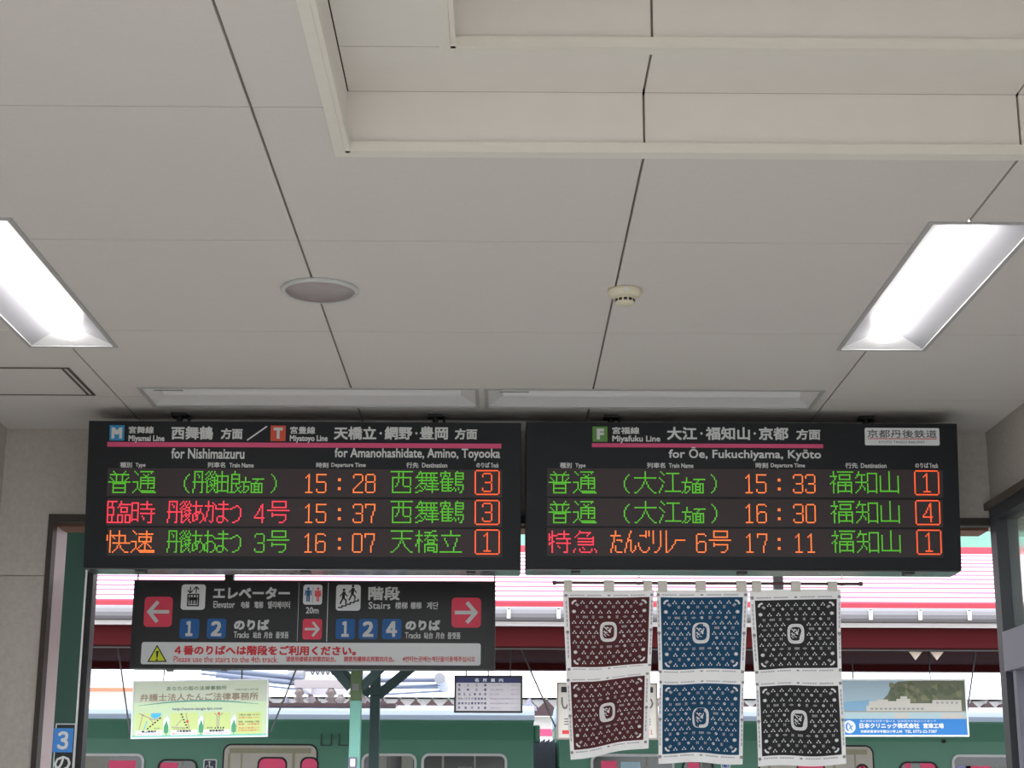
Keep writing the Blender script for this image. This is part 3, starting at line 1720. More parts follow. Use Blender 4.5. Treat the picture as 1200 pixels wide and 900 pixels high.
# pictogram tiles
q = (211.6, 685, 241.4, 714.6)
b = MB(PD)
b.slab(rrect(*prect(PD, *q), .014), 0, .002)
ti = b.build('elevator_pictogram', M_PLATE, sg)
b = MB(PD)
a0, c0, a1, c1 = prect(PD, 219, 696, 233.8, 710.6)
for r in (quad(a0, c0, a1, c0 + .006), quad(a0, c1 - .006, a1, c1), quad(a0, c0, a0 + .006, c1), quad(a1 - .006, c0, a1, c1)):
    b.flat(r, .0026)
for k in (.25, .5, .75):
    man(b, a0 + (a1 - a0) * k, c0 + .01, (c1 - c0) * .72, 0, .0028)
for px, d in ((223, -1), (230, 1)):
    ua, va = PD.uv(px, 695)
    ub, vb = PD.uv(px, 687.6)
    b.flat(quad(ua - .0025, va, ua + .0025, vb), .0026)
    ty, oy = (vb, -1) if d > 0 else (va, 1)
    for k in (-1, 1):
        b.flat(bar((ua, ty), (ua + k * .012, ty + oy * .013), .005), .0027)
b.build('elevator_symbol', M_INK, ti)
q = (355, 685.2, 378, 708.6)
b = MB(PD)
b.slab(rrect(*prect(PD, *q), .012), 0, .002)
ti = b.build('toilet_pictogram', M_PLATE, sg)
b = MB(PD)
um, vm = PD.uv(361, 705)
man(b, um, vm, .066, 0, .0026)
um, vm = PD.uv(372.4, 705)
man(b, um, vm, .066, 1, .0026, True)
b.flat(quad(*prect(PD, 366.3, 688, 367.2, 706)), .0026, 2)
b.build('toilet_symbol', [M_MANBLUE, M_WOMAN, M_INK], ti)
q = (393.4, 685.4, 423, 715.6)
b = MB(PD)
b.slab(rrect(*prect(PD, *q), .014), 0, .002)
ti = b.build('stairs_pictogram', M_PLATE, sg)
b = MB(PD)
pts = [PD.uv(396 + 24 * k / 5, 712 - 9.6 * k / 5) for k in range(6)]
for k in range(5):
    (ua, va), (ub, vb) = pts[k], pts[k + 1]
    b.flat(quad(ua, va - .003, ub, va + .003), .0026)
    b.flat(quad(ub - .003, va - .003, ub + .003, vb + .003), .0027)
for px, py in ((402, 708), (412.6, 703.6)):
    ua, va = PD.uv(px, py)
    h = .07
    b.flat(circ(ua + .003, va + h * .93, h * .09, 12), .0026)
    b.flat(bar((ua, va + h * .4), (ua + .004, va + h * .82), h * .2), .0026)
    b.flat(bar((ua, va + h * .42), (ua - .014, va), h * .1), .0027)
    b.flat(bar((ua, va + h * .42), (ua + .014, va + h * .24), h * .1), .0028)
    b.flat(bar((ua + .014, va + h * .26), (ua + .012, va + h * .04), h * .09), .0029)
    b.flat(bar((ua + .004, va + h * .76), (ua + .02, va + h * .5), h * .07), .003)
    b.flat(bar((ua + .002, va + h * .76), (ua - .016, va + h * .5), h * .07), .0031)
b.build('stairs_symbol', M_INK, ti)
# warning strip
b = MB(PD)
b.slab(rrect(*prect(PD, 164.8, 754, 563.4, 778.4), .01), 0, .002)
ti = b.build('notice_strip', M_PLATE, sg)
b = MB(PD)
for s, q, bold in (('４番のりばへは階段をご利用ください。', (204.4, 757, 417.5, 767.6), .0035),
                   ('Please use the stairs to the 4th track.', (203.4, 769.2, 326, 776), .0004), ('请使用楼梯去到第四站台。', (335, 769.4, 394, 775.6), .0008),
                   ('請使用樓梯去到第四月台。', (403, 769.4, 462, 775.6), .0008), ('4번타는곳에는계단을이용해주십시오', (471.5, 769.4, 557, 775.6), .0008)):
    text(b, PD, s, *q, n=.003, bold=bold)
b.build('notice_lettering', M_REDTXT, ti)
b = MB(PD)
tri = [PD.uv(172.6, 775.8), PD.uv(195.8, 775.8), PD.uv(184.3, 755.6)]
b.flat(tri, .0026, 1)
cx, cy = sum(p[0] for p in tri) / 3, sum(p[1] for p in tri) / 3
b.flat([(cx + (x - cx) * .8, cy + (y - cy) * .8) for x, y in tri], .003, 0)
b.flat([(cx - .006, cy + .024), (cx + .006, cy + .024), (cx + .0025, cy - .008), (cx - .0025, cy - .008)], .0034, 1)
b.flat(circ(cx, cy - .016, .0045, 12), .0034, 1)
b.build('warning_triangle', [M_YELLOW, M_INK], ti)

# ------------------------------------------------------------------ cloth banners on a rod
PC = Plane(820, 790, 6.5)
ROD = PC.uv(830, 683.6)[1]


def lerp(a, b, t):
    return (a[0] + (b[0] - a[0]) * t, a[1] + (b[1] - a[1]) * t)


class Cloth:
    """left/right outlines given as (t, pixel point) lists; waves give the cloth depth"""
    def __init__(s, left, right, ph):
        s.L = [(t, PC.uv(*p)) for t, p in left]
        s.Rr = [(t, PC.uv(*p)) for t, p in right]
        s.ph = ph

    @staticmethod
    def at(l, t):
        for (a, p), (b, q) in zip(l, l[1:]):
            if t <= b:
                return lerp(p, q, (t - a) / (b - a))
        return l[-1][1]

    def p(s, u, t, n=0):
        a, b = s.at(s.L, t), s.at(s.Rr, t)
        x, y = lerp(a, b, u)
        y += .0035 * math.sin(u * 7 + s.ph + t * 3) * (.15 + t)
        d = (.010 * math.sin(u * 6.0 + s.ph * 2 + t * 2) + .006 * math.sin(u * 13 + s.ph)) * (.2 + t) + .012 * math.sin(t * 5 + s.ph)
        return PC(x, y, d + n)

    def grid(s, mb, u0, u1, t0, t1, nu, nt, n=0, m=0):
        pts, fs = [], []
        for j in range(nt + 1):
            for i in range(nu + 1):
                pts.append(s.p(u0 + (u1 - u0) * i / nu, t0 + (t1 - t0) * j / nt, n))
        for j in range(nt):
            for i in range(nu):
                a = j * (nu + 1) + i
                fs.append((a, a + nu + 1, a + nu + 2, a + 1))
        mb.mesh(pts, fs, m, True, raw=True)


def motifs(mb, cl, box, white=1, grey=2, base=0):
    """the printed pattern of one bandana: box = (u0, u1, t0, t1) on the cloth"""
    U0, U1, T0, T1 = box
    asp = 100 / 92.0

    def put(poly, m, n=.0016):
        mb.face([cl.p(U0 + (U1 - U0) * x, T0 + (T1 - T0) * y, n) for x, y in poly], m, raw=True)

    def tri3(x, y, r=.018):
        for dx, dy in ((0, -.013), (-.018, .012), (.018, .012)):
            put([(x + dx - r * .62, y + dy + r * .75), (x + dx + r * .62, y + dy + r * .75), (x + dx, y + dy - r * .75)], white)

    def small(x, y, k):
        r = .018
        if k == 0:
            put(circ(x, y, r, 12, r * asp), white)
            put(bar((x - .011, y + .011), (x + .011, y - .011), .007), base, .0022)
        elif k == 1:
            for i in (-1, 0, 1):
                put(quad(x - .017, y + i * .015 - .004, x + .017, y + i * .015 + .004), grey)
            put(quad(x - .004, y - .02, x + .004, y + .02), grey, .002)
        elif k == 2:
            put([(x - .032, y), (x, y - .017), (x + .032, y), (x, y + .017)], grey)
            put([(x - .012, y), (x, y - .007), (x + .012, y), (x, y + .007)], base, .0022)
        elif k == 3:
            for i in (-1, 1):
                put(quad(x + i * .011 - .005, y - .02, x + i * .011 + .005, y + .02), grey)
            put(quad(x - .016, y - .004, x + .016, y + .004), grey, .002)
        else:
            for i in (-1.5, -.5, .5, 1.5):
                put(quad(x + i * .017 - .006, y - .017, x + i * .017 + .006, y + .017), grey)

    def star(x, y):
        for a in range(0, 180, 45):
            c, s = math.cos(R(a)) * .026, math.sin(R(a)) * .026
            put(bar((x - c, y - s), (x + c, y + s), .011), white, .0016 + a * 1e-6)

    full = (.17, .28, .39, .5, .61, .72, .83)
    side = (.055, .15, .245, .335, .655, .75, .845, .935)
    for y in (.065, .93):
        for x in full:
            tri3(x, y)
    for y in (.205, .79):
        for x in full:
            tri3(x, y)
        star(.06, y)
        star(.94, y)
    for y in (.355, .5, .64):
        for x in side:
            tri3(x, y)
    for y, ks in ((.135, (1, 0, 3, 3, 0, 1)), (.86, (1, 0, 3, 3, 0, 1))):
        for x, k in zip((.22, .335, .45, .555, .665, .775), ks):
            small(x, y, k)
    for y, ks in ((.285, (3, 4, 1, 2, 0, 1, 2, 0, 3)), (.715, (1, 0, 2, 3, 4, 2, 0, 1, 3))):
        for x, k in zip((.1, .2, .3, .4, .5, .6, .7, .8, .9), ks):
            small(x, y, k)
    for y, ks in ((.43, (2, 3, 0, 4, 0, 3)), (.57, (0, 1, 3, 0, 1, 2))):
        for x, k in zip((.1, .2, .3, .69, .79, .89), ks):
            small(x, y, k)
    for sx in (0, 1):
        for sy in (0, 1):
            cx, cy = (.06 if not sx else .94), (.065 if not sy else .935)
            dx, dy = (1 if not sx else -1), (1 if not sy else -1)
            ox, oy = cx + dx * .03, cy + dy * .03
            arc = [(ox - dx * .060 * math.cos(R(a)), oy - dy * .062 * math.sin(R(a))) for a in range(0, 91, 15)]
            arc2 = [(ox + dx * .006 - dx * .042 * math.cos(R(a)), oy + dy * .006 - dy * .044 * math.sin(R(a))) for a in range(90, -1, -15)]
            put(arc + arc2, white)
            put(bar((cx + dx * .026, cy + dy * .026), (cx + dx * .058, cy + dy * .058), .034), grey, .002)
    # central rosette: pale rounded ring round a scribbled medallion

    def sup(rx, ry, k=28, e=.62):
        o = []
        for i in range(k):
            a = 2 * math.pi * i / k
            c, s = math.cos(a), math.sin(a)
            o.append((.49 + rx * math.copysign(abs(c) ** e, c), .5 + ry * math.copysign(abs(s) ** e, s)))
        return o
    put(sup(.108, .146), white, .0016)
    put(sup(.074, .100), base, .0022)
    rnd = random.Random(7)
    for i in range(14):
        x, y = .49 + rnd.uniform(-.05, .05), .5 + rnd.uniform(-.068, .068)
        a = rnd.uniform(0, 3.1)
        put(bar((x - .02 * math.cos(a), y - .025 * math.sin(a)), (x + .02 * math.cos(a), y + .025 * math.sin(a)), .010), white, .0026 + i * 2e-5)
    for i in range(20):
        a = 2 * math.pi * i / 20
        c, s = math.cos(a), math.sin(a)
        e = .62
        x, y = .49 + .088 * math.copysign(abs(c) ** e, c), .5 + .117 * math.copysign(abs(s) ** e, s)
        put(circ(x, y, .0055, 6), grey, .0022)


def border(mb, cl, ua, ub, ta, tb, m=0):
    """grey edge lettering lines and corner dots round a bandana"""
    def put(x0, x1, y0, y1, mm=m):
        k = 14
        for i in range(k):
            if i % 7 == 6:
                continue
            if abs(x1 - x0) > abs(y1 - y0) * .4 and (y1 - y0) < .02:
                a, b2 = x0 + (x1 - x0) * i / k, x0 + (x1 - x0) * (i + .8) / k
                mb.face([cl.p(a, y1, .0014), cl.p(b2, y1, .0014), cl.p(b2, y0, .0014), cl.p(a, y0, .0014)], mm, raw=True)
            else:
                a, b2 = y0 + (y1 - y0) * i / k, y0 + (y1 - y0) * (i + .8) / k
                mb.face([cl.p(x0, b2, .0014), cl.p(x1, b2, .0014), cl.p(x1, a, .0014), cl.p(x0, a, .0014)], mm, raw=True)
    eu, et = .028, .014
    for t in (ta - et, tb + et):
        put(ua + .02, ua + (ub - ua) * .44, t - .0035, t + .0035)
        put(ua + (ub - ua) * .56, ub - .02, t - .0035, t + .0035)
        x = (ua + ub) / 2
        mb.face([cl.p(x - .022, t, .0014), cl.p(x, t + .006, .0014), cl.p(x + .022, t, .0014), cl.p(x, t - .006, .0014)], 1, raw=True)
    for u in (ua - eu, ub + eu):
        put(u - .008, u + .008, ta + .02, tb - .02)
        for t in (ta - et, (ta + tb) / 2, tb + et):
            mb.face([cl.p(u + .02 * math.cos(a), t + .0095 * math.sin(a), .0015) for a in [2 * math.pi * i / 10 for i in range(10)]], 1, raw=True)


def banner(label, left, right, prints, tabs, ink, ph):
    o = PC.o + Vector((PC.uv((left[0][1][0] + right[0][1][0]) / 2, 690)[0], 0, ROD))
    t = thing('cloth_banner', o, label, 'banner', 'cloth banners on the rod')
    cl = Cloth(left, right, ph)
    sh = PC.o - o
    orig = cl.p
    cl.p = lambda u, tt, n=0: orig(u, tt, n) + sh
    b = MB()
    cl.grid(b, 0, 1, 0, 1, 24, 48, 0)
    cl.grid(b, 0, 1, 0, 1, 24, 48, -.0012)
    b.build('cotton_panel', M_CLOTH, t)
    for a, c in tabs:
        ua, ub = PC.uv(a, 690)[0], PC.uv(c, 690)[0]
        tA = (ua - cl.at(cl.L, 0)[0]) / (cl.at(cl.Rr, 0)[0] - cl.at(cl.L, 0)[0])
        tB = (ub - cl.at(cl.L, 0)[0]) / (cl.at(cl.Rr, 0)[0] - cl.at(cl.L, 0)[0])
        b = MB()
        r = .0105
        f0, f1 = cl.p(tA, .012, .001), cl.p(tB, .012, .001)
        g0, g1 = cl.p(tA, .012, -.0022), cl.p(tB, .012, -.0022)
        ring = [(PC(0, ROD + r * math.sin(R(k)), -r * math.cos(R(k))) + sh) for k in range(0, 181, 20)]
        prof = [(f0.y, f0.z)] + [(-r, 0)] + [(q.y, q.z) for q in []]
        arc = [(PC.o.y - o.y - r * math.cos(R(k)), r * math.sin(R(k))) for k in range(0, 181, 20)]
        path = [(f0.y, f0.z)] + arc + [(g0.y, g0.z)]
        x0, x1 = ua + PC.o.x - o.x, ub + PC.o.x - o.x
        for (ya, za), (yc, zc) in zip(path, path[1:]):
            b.face([(x0, ya, za), (x1, ya, za), (x1, yc, zc), (x0, yc, zc)], 0, True)
        b.build('hanging_tab', mat('tab cotton', (214, 210, 204), .9, noise=.03), t)
    for box in prints:
        b = MB()
        U0, U1, T0, T1 = box
        cl.grid(b, U0, U1, T0, T1, 24, 24, .0008, 0)
        motifs(b, cl, box)
        b.build('bandana_print', [ink, mat('undyed motif', (226, 226, 230), .9, noise=.02), mat('pale motif', (176, 172, 178), .9, noise=.03)], t)
        b = MB()
        border(b, cl, U0, U1, T0, T1)
        b.build('edge_print', [mat('faint edge print', (188, 188, 196), .9, noise=.03), M_GREYINK], t)
    return t


banner('maroon printed cloth banner, leftmost of the three on the rod',
       [(0, (659.2, 691.6)), (.05, (659.6, 701)), (.45, (663.2, 783)), (.55, (663.6, 801)), (1, (668.8, 890))],
       [(0, (766, 691)), (.05, (765.6, 700)), (.45, (762.8, 778)), (.55, (762.4, 792)), (1, (760, 876))],
       [(.062, .955, .05, .45), (.05, .93, .548, .945)], [(660.8, 670.4), (707.5, 719.8), (754, 764)],
       mat('maroon dye', (80, 34, 39), .9, noise=.06, scale=30), .4)
banner('blue printed cloth banner, middle one of the three on the rod',
       [(0, (768.6, 692)), (.04, (769, 700)), (.45, (772.2, 784)), (.54, (772.6, 801)), (1, (771.4, 894))],
       [(0, (876.6, 692)), (.04, (876, 700)), (.45, (873.4, 784)), (.54, (872.8, 801)), (1, (870, 895))],
       [(.045, .945, .042, .45), (.045, .955, .542, .945)], [(770.8, 781.8), (814.8, 827.2), (862.6, 874.6)],
       mat('indigo blue dye', (14, 68, 102), .9, noise=.06, scale=30), 1.9)
banner('black printed cloth banner, rightmost of the three on the rod',
       [(0, (878, 691)), (.05, (878.8, 702)), (.45, (884, 785)), (.55, (885, 804)), (1, (887.6, 898.6))],
       [(0, (985.4, 690)), (.05, (985.6, 700)), (.45, (986.4, 782)), (.55, (987, 803)), (1, (990.6, 896))],
       [(.055, .955, .058, .448), (.05, .95, .55, .945)], [(881.2, 892), (927, 938.2), (970, 981)],
       mat('black dye', (40, 40, 42), .9, noise=.06, scale=30), 3.3)
# rod and its two hook rings
a, c = PC.uv(648, 683), PC.uv(1010, 683)
t = thing('banner_rod', PC.o + Vector(((a[0] + c[0]) / 2, 0, ROD)), 'thin dark rod under the right departure board carrying the cloth banners', 'rod')
hl = (c[0] - a[0]) / 2
b = MB()
b.tube([(-hl, 0, 0), (hl, 0, 0)], .0062, 12)
b.tube([(-hl - .002, 0, 0), (-hl + .012, 0, 0)], .009, 12)
b.tube([(hl - .012, 0, 0), (hl + .002, 0, 0)], .009, 12)
b.build('pole', mat('rod brown', (96, 62, 72), .4, metal=.3, noise=.05), t)
zb = prect(PB2, 616, 495.4, 1121, 666)[1] + PB2.o.z - (PC.o.z + ROD)
for px in (748.6, 986.6):
    x = PC.uv(px, 680)[0] - (a[0] + c[0]) / 2
    b = MB()
    rr = .016
    b.tube([(x + rr * math.cos(2 * math.pi * k / 24), .0, rr - .008 + rr * math.sin(2 * math.pi * k / 24)) for k in range(25)], .0016, 8, caps=False)
    b.tube([(x, 0, 2 * rr - .008), (x, 0, zb - .012)], .0016, 8)
    b.build('hook_ring', M_FRAME, t)


# ------------------------------------------------------------------ dark green post with the track number at the left
YP = 7.35
xa, xb = on_y(73.5, 630, YP).x, on_y(103, 660, YP).x
t = thing('platform_post', ((xa + xb) / 2, YP + .06, 0), 'dark green square platform post with black edge strip at the left of the opening', 'post')
w = (xb - xa) / 2
b = MB()
b.box((-w, -.06, 0), (w, .06, 3.2))
b.build('shaft', M_GREENDARK, t, bevel=.004)
b = MB()
x2 = on_y(109.5, 670, YP).x - (xa + xb) / 2
b.box((w + .001, -.055, 0), (x2, .02, 3.2))
b.build('edge_strip', M_BLACK, t)
b = MB()
b.box((w - .006, -.067, 0), (w + .002, -.0605, 3.2))
b.build('bright_edging', M_FRAME, t)
PN = Plane(74, 872, YP - .012)
u0, v0, u1, v1 = prect(PN, 59.5, 848, 89, 935)
t = thing('track_number_sign', PN.o, 'small black sign with white 3 on a blue square, on the dark green post', 'sign')
b = MB(PN)
b.slab(quad(u0, v0, u1, v1), -.006, 0)
b.build('backing', M_PLATE, t)
b = MB(PN)
e = .004
b.slab(quad(u0 + e, v0 + e, u1 - e, v1 - e), .0002, .0012)
b.build('black_face', M_INK, t)
b = MB(PN)
b.slab(quad(*prect(PN, 61.4, 853.4, 86.6, 881.6)), .0013, .0022)
ti = b.build('blue_square', mat('bright track blue', (58, 130, 206), .5, noise=.02), t)
b = MB(PN)
text(b, PN, '３', 66.6, 857, 81.2, 878.4, n=.003, bold=.005)
text(b, PN, 'の', 63, 886, 83.5, 903, n=.003, bold=.003)
text(b, PN, 'り', 66, 906, 79, 920, n=.003, bold=.003)
b.build('white_lettering', M_TXT, t)

xa, xb = on_y(906, 676, 7.6).x, on_y(917, 676, 7.6).x
zb = on_y(911, 702, 7.6).z
t = thing('ceiling_post', ((xa + xb) / 2, 7.6, 3.2), 'short grey post hanging behind the top of the black banner', 'post')
w = (xb - xa) / 2
b = MB()
b.box((-w, -w, zb - 3.2), (w, w, 0))
b.build('shaft', M_GUTTER, t, bevel=.003)
b = MB()
b.box((-w * 1.8, -w * 1.8, -.012), (w * 1.8, w * 1.8, 0))
b.build('flange', M_GUTTER, t)

# ------------------------------------------------------------------ canopy of the platform across the track
YE = 14.0
z_ridge = on_y(600, 646.5, 17.2).z
z_e = on_y(600, 705.5, YE).z
z_r1 = on_y(600, 712.5, YE).z
z_g1 = on_y(600, 728.5, YE - .1).z
z_w1 = on_y(600, 733.5, YE).z
z_m = on_y(600, 760, YE + .25).z
z_s = on_y(600, 782, 19.4).z + .03
z_far = on_y(600, 785.5, 19.4).z
t = thing('platform_canopy', (0, YE, 0), 'long platform canopy across the track with pale sheet roof and maroon underside', 'canopy')
CX = 26
b = MB()
n = 12
for k in range(n):
    ya, yb2 = 3.2 * k / n, 3.2 * (k + 1) / n
    za, zb2 = z_e + (z_ridge - z_e) * k / n, z_e + (z_ridge - z_e) * (k + 1) / n
    lap = .017
    b.face([(-CX, ya, za + lap), (CX, ya, za + lap), (CX, yb2, zb2), (-CX, yb2, zb2)], 0)
    b.face([(-CX, ya, za - .002), (CX, ya, za - .002), (CX, ya, za + lap), (-CX, ya, za + lap)], 1)
b.face([(-CX, 3.2, z_ridge), (CX, 3.2, z_ridge), (CX, 5.9, z_e + .1), (-CX, 5.9, z_e + .1)], 0)
b.box((-CX, 3.12, z_ridge - .02), (CX, 3.28, z_ridge + .055), 2)
P = [(0, z_e - .002), (3.2, z_ridge - .02), (5.9, z_e + .1), (5.9, z_s + .06), (0, z_s + .06)]
for x in (-CX, CX):
    b.face([(x, y, z) for y, z in P], 0)
for (ya, za), (yb2, zb2) in zip(P[2:], P[3:] + P[:1]):
    b.face([(-CX, ya, za), (CX, ya, za), (CX, yb2, zb2), (-CX, yb2, zb2)], 0)
b.build('sheet_roof', [M_ROOFW, M_LAP, M_REDEDGE], t)
b = MB()
b.box((-CX, -.02, z_r1), (CX, .0, z_e))
b.build('red_eave_trim', M_REDEDGE, t)
b = MB()
prof = [(-.10 + .06 * math.cos(R(a)), (z_r1 + z_g1) / 2 - .0 + (z_r1 - z_g1) * .5 * math.sin(R(a))) for a in range(0, 360, 30)]
b.prism(prof, 'x', -CX, CX)
b.build('gutter', M_GUTTER, t)
for px in (538, 596, 654, 742, 816, 1015, 1072.5, 1129.5, 1180):
    x = on_y(px, 720, YE).x
    b = MB()
    b.box((x - .015, -.175, z_g1 + .02), (x + .015, -.163, z_r1 - .02))
    b.box((x - .012, -.175, z_r1 - .03), (x + .012, -.02, z_r1 - .015))
    b.build('gutter_bracket', M_WHITE, t)
b = MB()
b.box((-CX, .0, z_w1), (CX, .03, z_r1))
b.build('white_fascia', M_ROOFW, t)
b = MB()
b.box((-CX, .05, z_m), (CX, .2, z_w1 + .1), 0)
b.box((-CX, .195, z_m - .012), (CX, .215, z_m - .002), 1)
b.build('eave_beam', [M_MAROON, M_GUTTER], t)
b = MB()
b.box((-CX, .2, z_s), (CX, 5.9, z_s + .03))
b.build('soffit', M_MAROON, t)
b = MB()
b.box((-CX, 5.3, z_far), (CX, 5.5, z_s - .001))
b.build('far_beam', M_MAROON, t)
for px in (1073, 1098):
    x = on_y(px, 765, YE + .2).x
    b = MB()
    b.prism([(x - .06, z_m - .02), (x + .05, z_m - .02), (x - .01, z_m - .09)], 'y', .17, .19)
    b.build('torn_paper', mat('paper scrap', (206, 190, 176), .8, noise=.05), t)

# posts of that canopy, with knee braces


def canopy_post(px, wpx, y, label, top_m, low_m, split, braces, extra=0):
    x0, x1 = on_y(px - wpx / 2, 850, y).x, on_y(px + wpx / 2, 850, y).x
    t = thing('canopy_post', ((x0 + x1) / 2, y, 0), label, 'post', 'canopy posts across the track')
    h = (x1 - x0) / 2
    zs = on_y(px, split, y).z
    b = MB()
    b.box((-h, -h, -.005), (h, h, zs))
    b.build('lower_shaft', low_m, t, bevel=.008)
    b = MB()
    b.box((-h * 1.02, -h * 1.02, zs), (h * 1.02, h * 1.02, z_s - .003))
    b.build('upper_shaft', top_m, t, bevel=.008)
    for (pa, ya, pb, yb2, w) in braces:
        a, c = on_y(pa, ya, y), on_y(pb, yb2, y)
        d = (c - a).normalized()
        c = a + d * ((z_s - .006 - w * .5 - a.z) / d.z)
        nrm = Vector((-d.z, 0, d.x)) * w / 2
        o = Vector(((x0 + x1) / 2, y, 0))
        poly = [((q - o).x, (q - o).z) for q in (a + nrm, a - nrm, c - nrm, c + nrm)]
        b = MB()
        b.prism(poly, 'y', -.03, .03)
        b.build('knee_brace', M_TEALDK, t)
    return t, x0, x1


t, x0, x1 = canopy_post(416.5, 13, 15.4, 'teal canopy post with olive upper part, front one of the pair', M_OLIVE, M_TEAL, 821,
                        [(410, 806, 390, 783, .075), (423, 806, 447, 783, .075)])
b = MB()
q = on_y(415.6, 805, 15.3)
b.box((-.03, -.064, q.z - .03), (.03, -.056, q.z + .03))
b.build('bolt_plate', M_GUTTER, t)
canopy_post(439, 11.5, 18.0, 'dark grey-green canopy post behind the teal one', M_TEALDK, M_TEALDK, 815,
            [(434, 813, 405, 792, .10), (443, 815, 478, 786, .10)])
PB = Plane(413, 893, 15.33)
u0, v0, u1, v1 = prect(PB, 408.5, 887.4, 418, 900)
t = thing('post_notice', PB.o, 'small white notice fixed to the teal canopy post', 'notice')
b = MB(PB)
b.slab(rrect(u0, v0, u1, v1, .012), -.012, 0)
b.build('frame', mat('mauve frame', (120, 96, 132), .5, noise=.04), t)
b = MB(PB)
b.slab(rrect(u0 + .012, v0 + .012, u1 - .012, v1 - .012, .006), .0003, .002)
b.build('white_face', M_PLATE, t)

# ------------------------------------------------------------------ signs hanging under that canopy
YS = 14.75


def hanging_sign(name, q, label, roll=0, frame=None, fw=.014, wires=(), stays=(), y=YS, thick=.04):
    cx, cy = (q[0] + q[2]) / 2, (q[1] + q[3]) / 2
    pl = Plane(cx, cy, y, 0, roll)
    u1 = abs(pl.uv(q[2], cy)[0])
    v1 = abs(pl.uv(cx, q[1])[1])
    t = thing(name, pl.o, label, 'hanging sign', 'signs hanging under the far canopy')
    b = MB(pl)
    b.slab(quad(-u1, -v1, u1, v1), -thick, 0)
    b.build('board', M_PLATE, t)
    b = MB(pl)
    for r in (quad(-u1, -v1, u1, -v1 + fw), quad(-u1, v1 - fw, u1, v1), quad(-u1, -v1 + fw, -u1 + fw, v1 - fw), quad(u1 - fw, -v1 + fw, u1, v1 - fw)):
        b.slab(r, .0005, .009)
    b.build('frame', frame or M_FRAME, t)
    for px in wires:
        u = pl.uv(px, cy)[0]
        b = MB()
        a = pl(u, v1 - .005, -thick / 2)
        b.tube([a, (a.x, a.y, z_s - .002 - pl.o.z)], .006, 8)
        b.build('hanger', M_BLACK, t)
    for (ax, ay, bx, by) in stays:
        b = MB()
        a, c = pl(*pl.uv(ax, ay), -thick / 2), pl(*pl.uv(bx, by), -thick / 2)
        d = (a - c).normalized()
        a = c + d * ((z_s - .012 - pl.o.z - c.z) / d.z)
        b.tube([c, a], .0075, 8)
        b.build('stay_wire', mat('stay grey', (70, 70, 74), .5, noise=.05), t)
    return t, pl, u1, v1


# law office sign
t, pl, U, V = hanging_sign('hanging_sign', (154.6, 796.6, 314.2, 864.4), 'pale green hanging sign of a law office with small maps, at the left', R(1.1),
                           fw=.012, wires=(190, 282), stays=((142, 789, 151.6, 858), (346, 786, 316.6, 858)))
u0, v0, u1, v1 = -U + .012, -V + .012, U - .012, V - .012
b = MB(pl)
b.flat(quad(u0, v0, u1, v1), .001, 0)
b.flat(quad(u0, v0 + (v1 - v0) * .62, u1, v1), .0014, 1)
b.flat(quad(u0, v0, u1, v0 + (v1 - v0) * .035), .0014, 2)
b.build('printed_face', [mat('pale green face', (186, 206, 168), .6, noise=.02), mat('greyed green face', (182, 190, 170), .6, noise=.02), M_TEAL], t)


def sub(fx, fy):
    return u0 + (u1 - u0) * fx, v0 + (v1 - v0) * (1 - fy)


def ftext(b, s, a, c, d, e, n=.003, m=0, bold=0):
    ua, vb = sub(a, e)
    ub, va = sub(d, c)
    vs, fs = glyph_mesh(s)
    for k, o in enumerate([(0, 0)] if not bold else [(-.5, 0), (.5, 0), (0, .5), (0, -.5)]):
        b.mesh([(ua + x * (ub - ua) + o[0] * bold, vb + y * (va - vb) + o[1] * bold, n + k * 1e-4) for x, y in vs], fs, m)


inks = [mat('olive ink', (112, 124, 104), .7, noise=.02), mat('brown ink', (140, 124, 106), .7, noise=.02), mat('violet ink', (110, 112, 140), .7, noise=.02)]
for st, q, m, bo in (('あなたの街の法律事務所', (.245, .09, .695, .165), 0, .002), ('京都弁護士会所属', (.76, .145, .935, .185), 0, 0),
                     ('弁護士法人たんご法律事務所', (.05, .22, .935, .35), 1, .004), ('http://www.tango-lpc.com', (.295, .475, .665, .535), 2, .002)):
    b = MB(pl)
    ftext(b, st, *q, m=m, bold=bo)
    b.build('lettering', inks, t)
b = MB(pl)
pts = [sub(.04 + .9 * k / 20, .43 - .075 * math.sin(math.pi * k / 20)) for k in range(21)]
for k in range(20):
    w0 = .012 * math.sin(math.pi * (k + .5) / 20) + .003
    b.flat(bar(pts[k], pts[k + 1], w0), .0024)
b.build('swoosh', mat('teal swoosh', (96, 152, 138), .6, noise=.02), t)
names = ('峰山事務所', '大宮事務所', '綾部事務所')
maps_m = [mat('map yellow green', (188, 204, 132), .6, noise=.02), M_PLATE, M_INK, mat('map blue', (74, 170, 222), .6, noise=.02),
          mat('map grey road', (160, 150, 140), .6, noise=.02), M_REDTXT, mat('map tree green', (70, 148, 104), .6, noise=.05)]
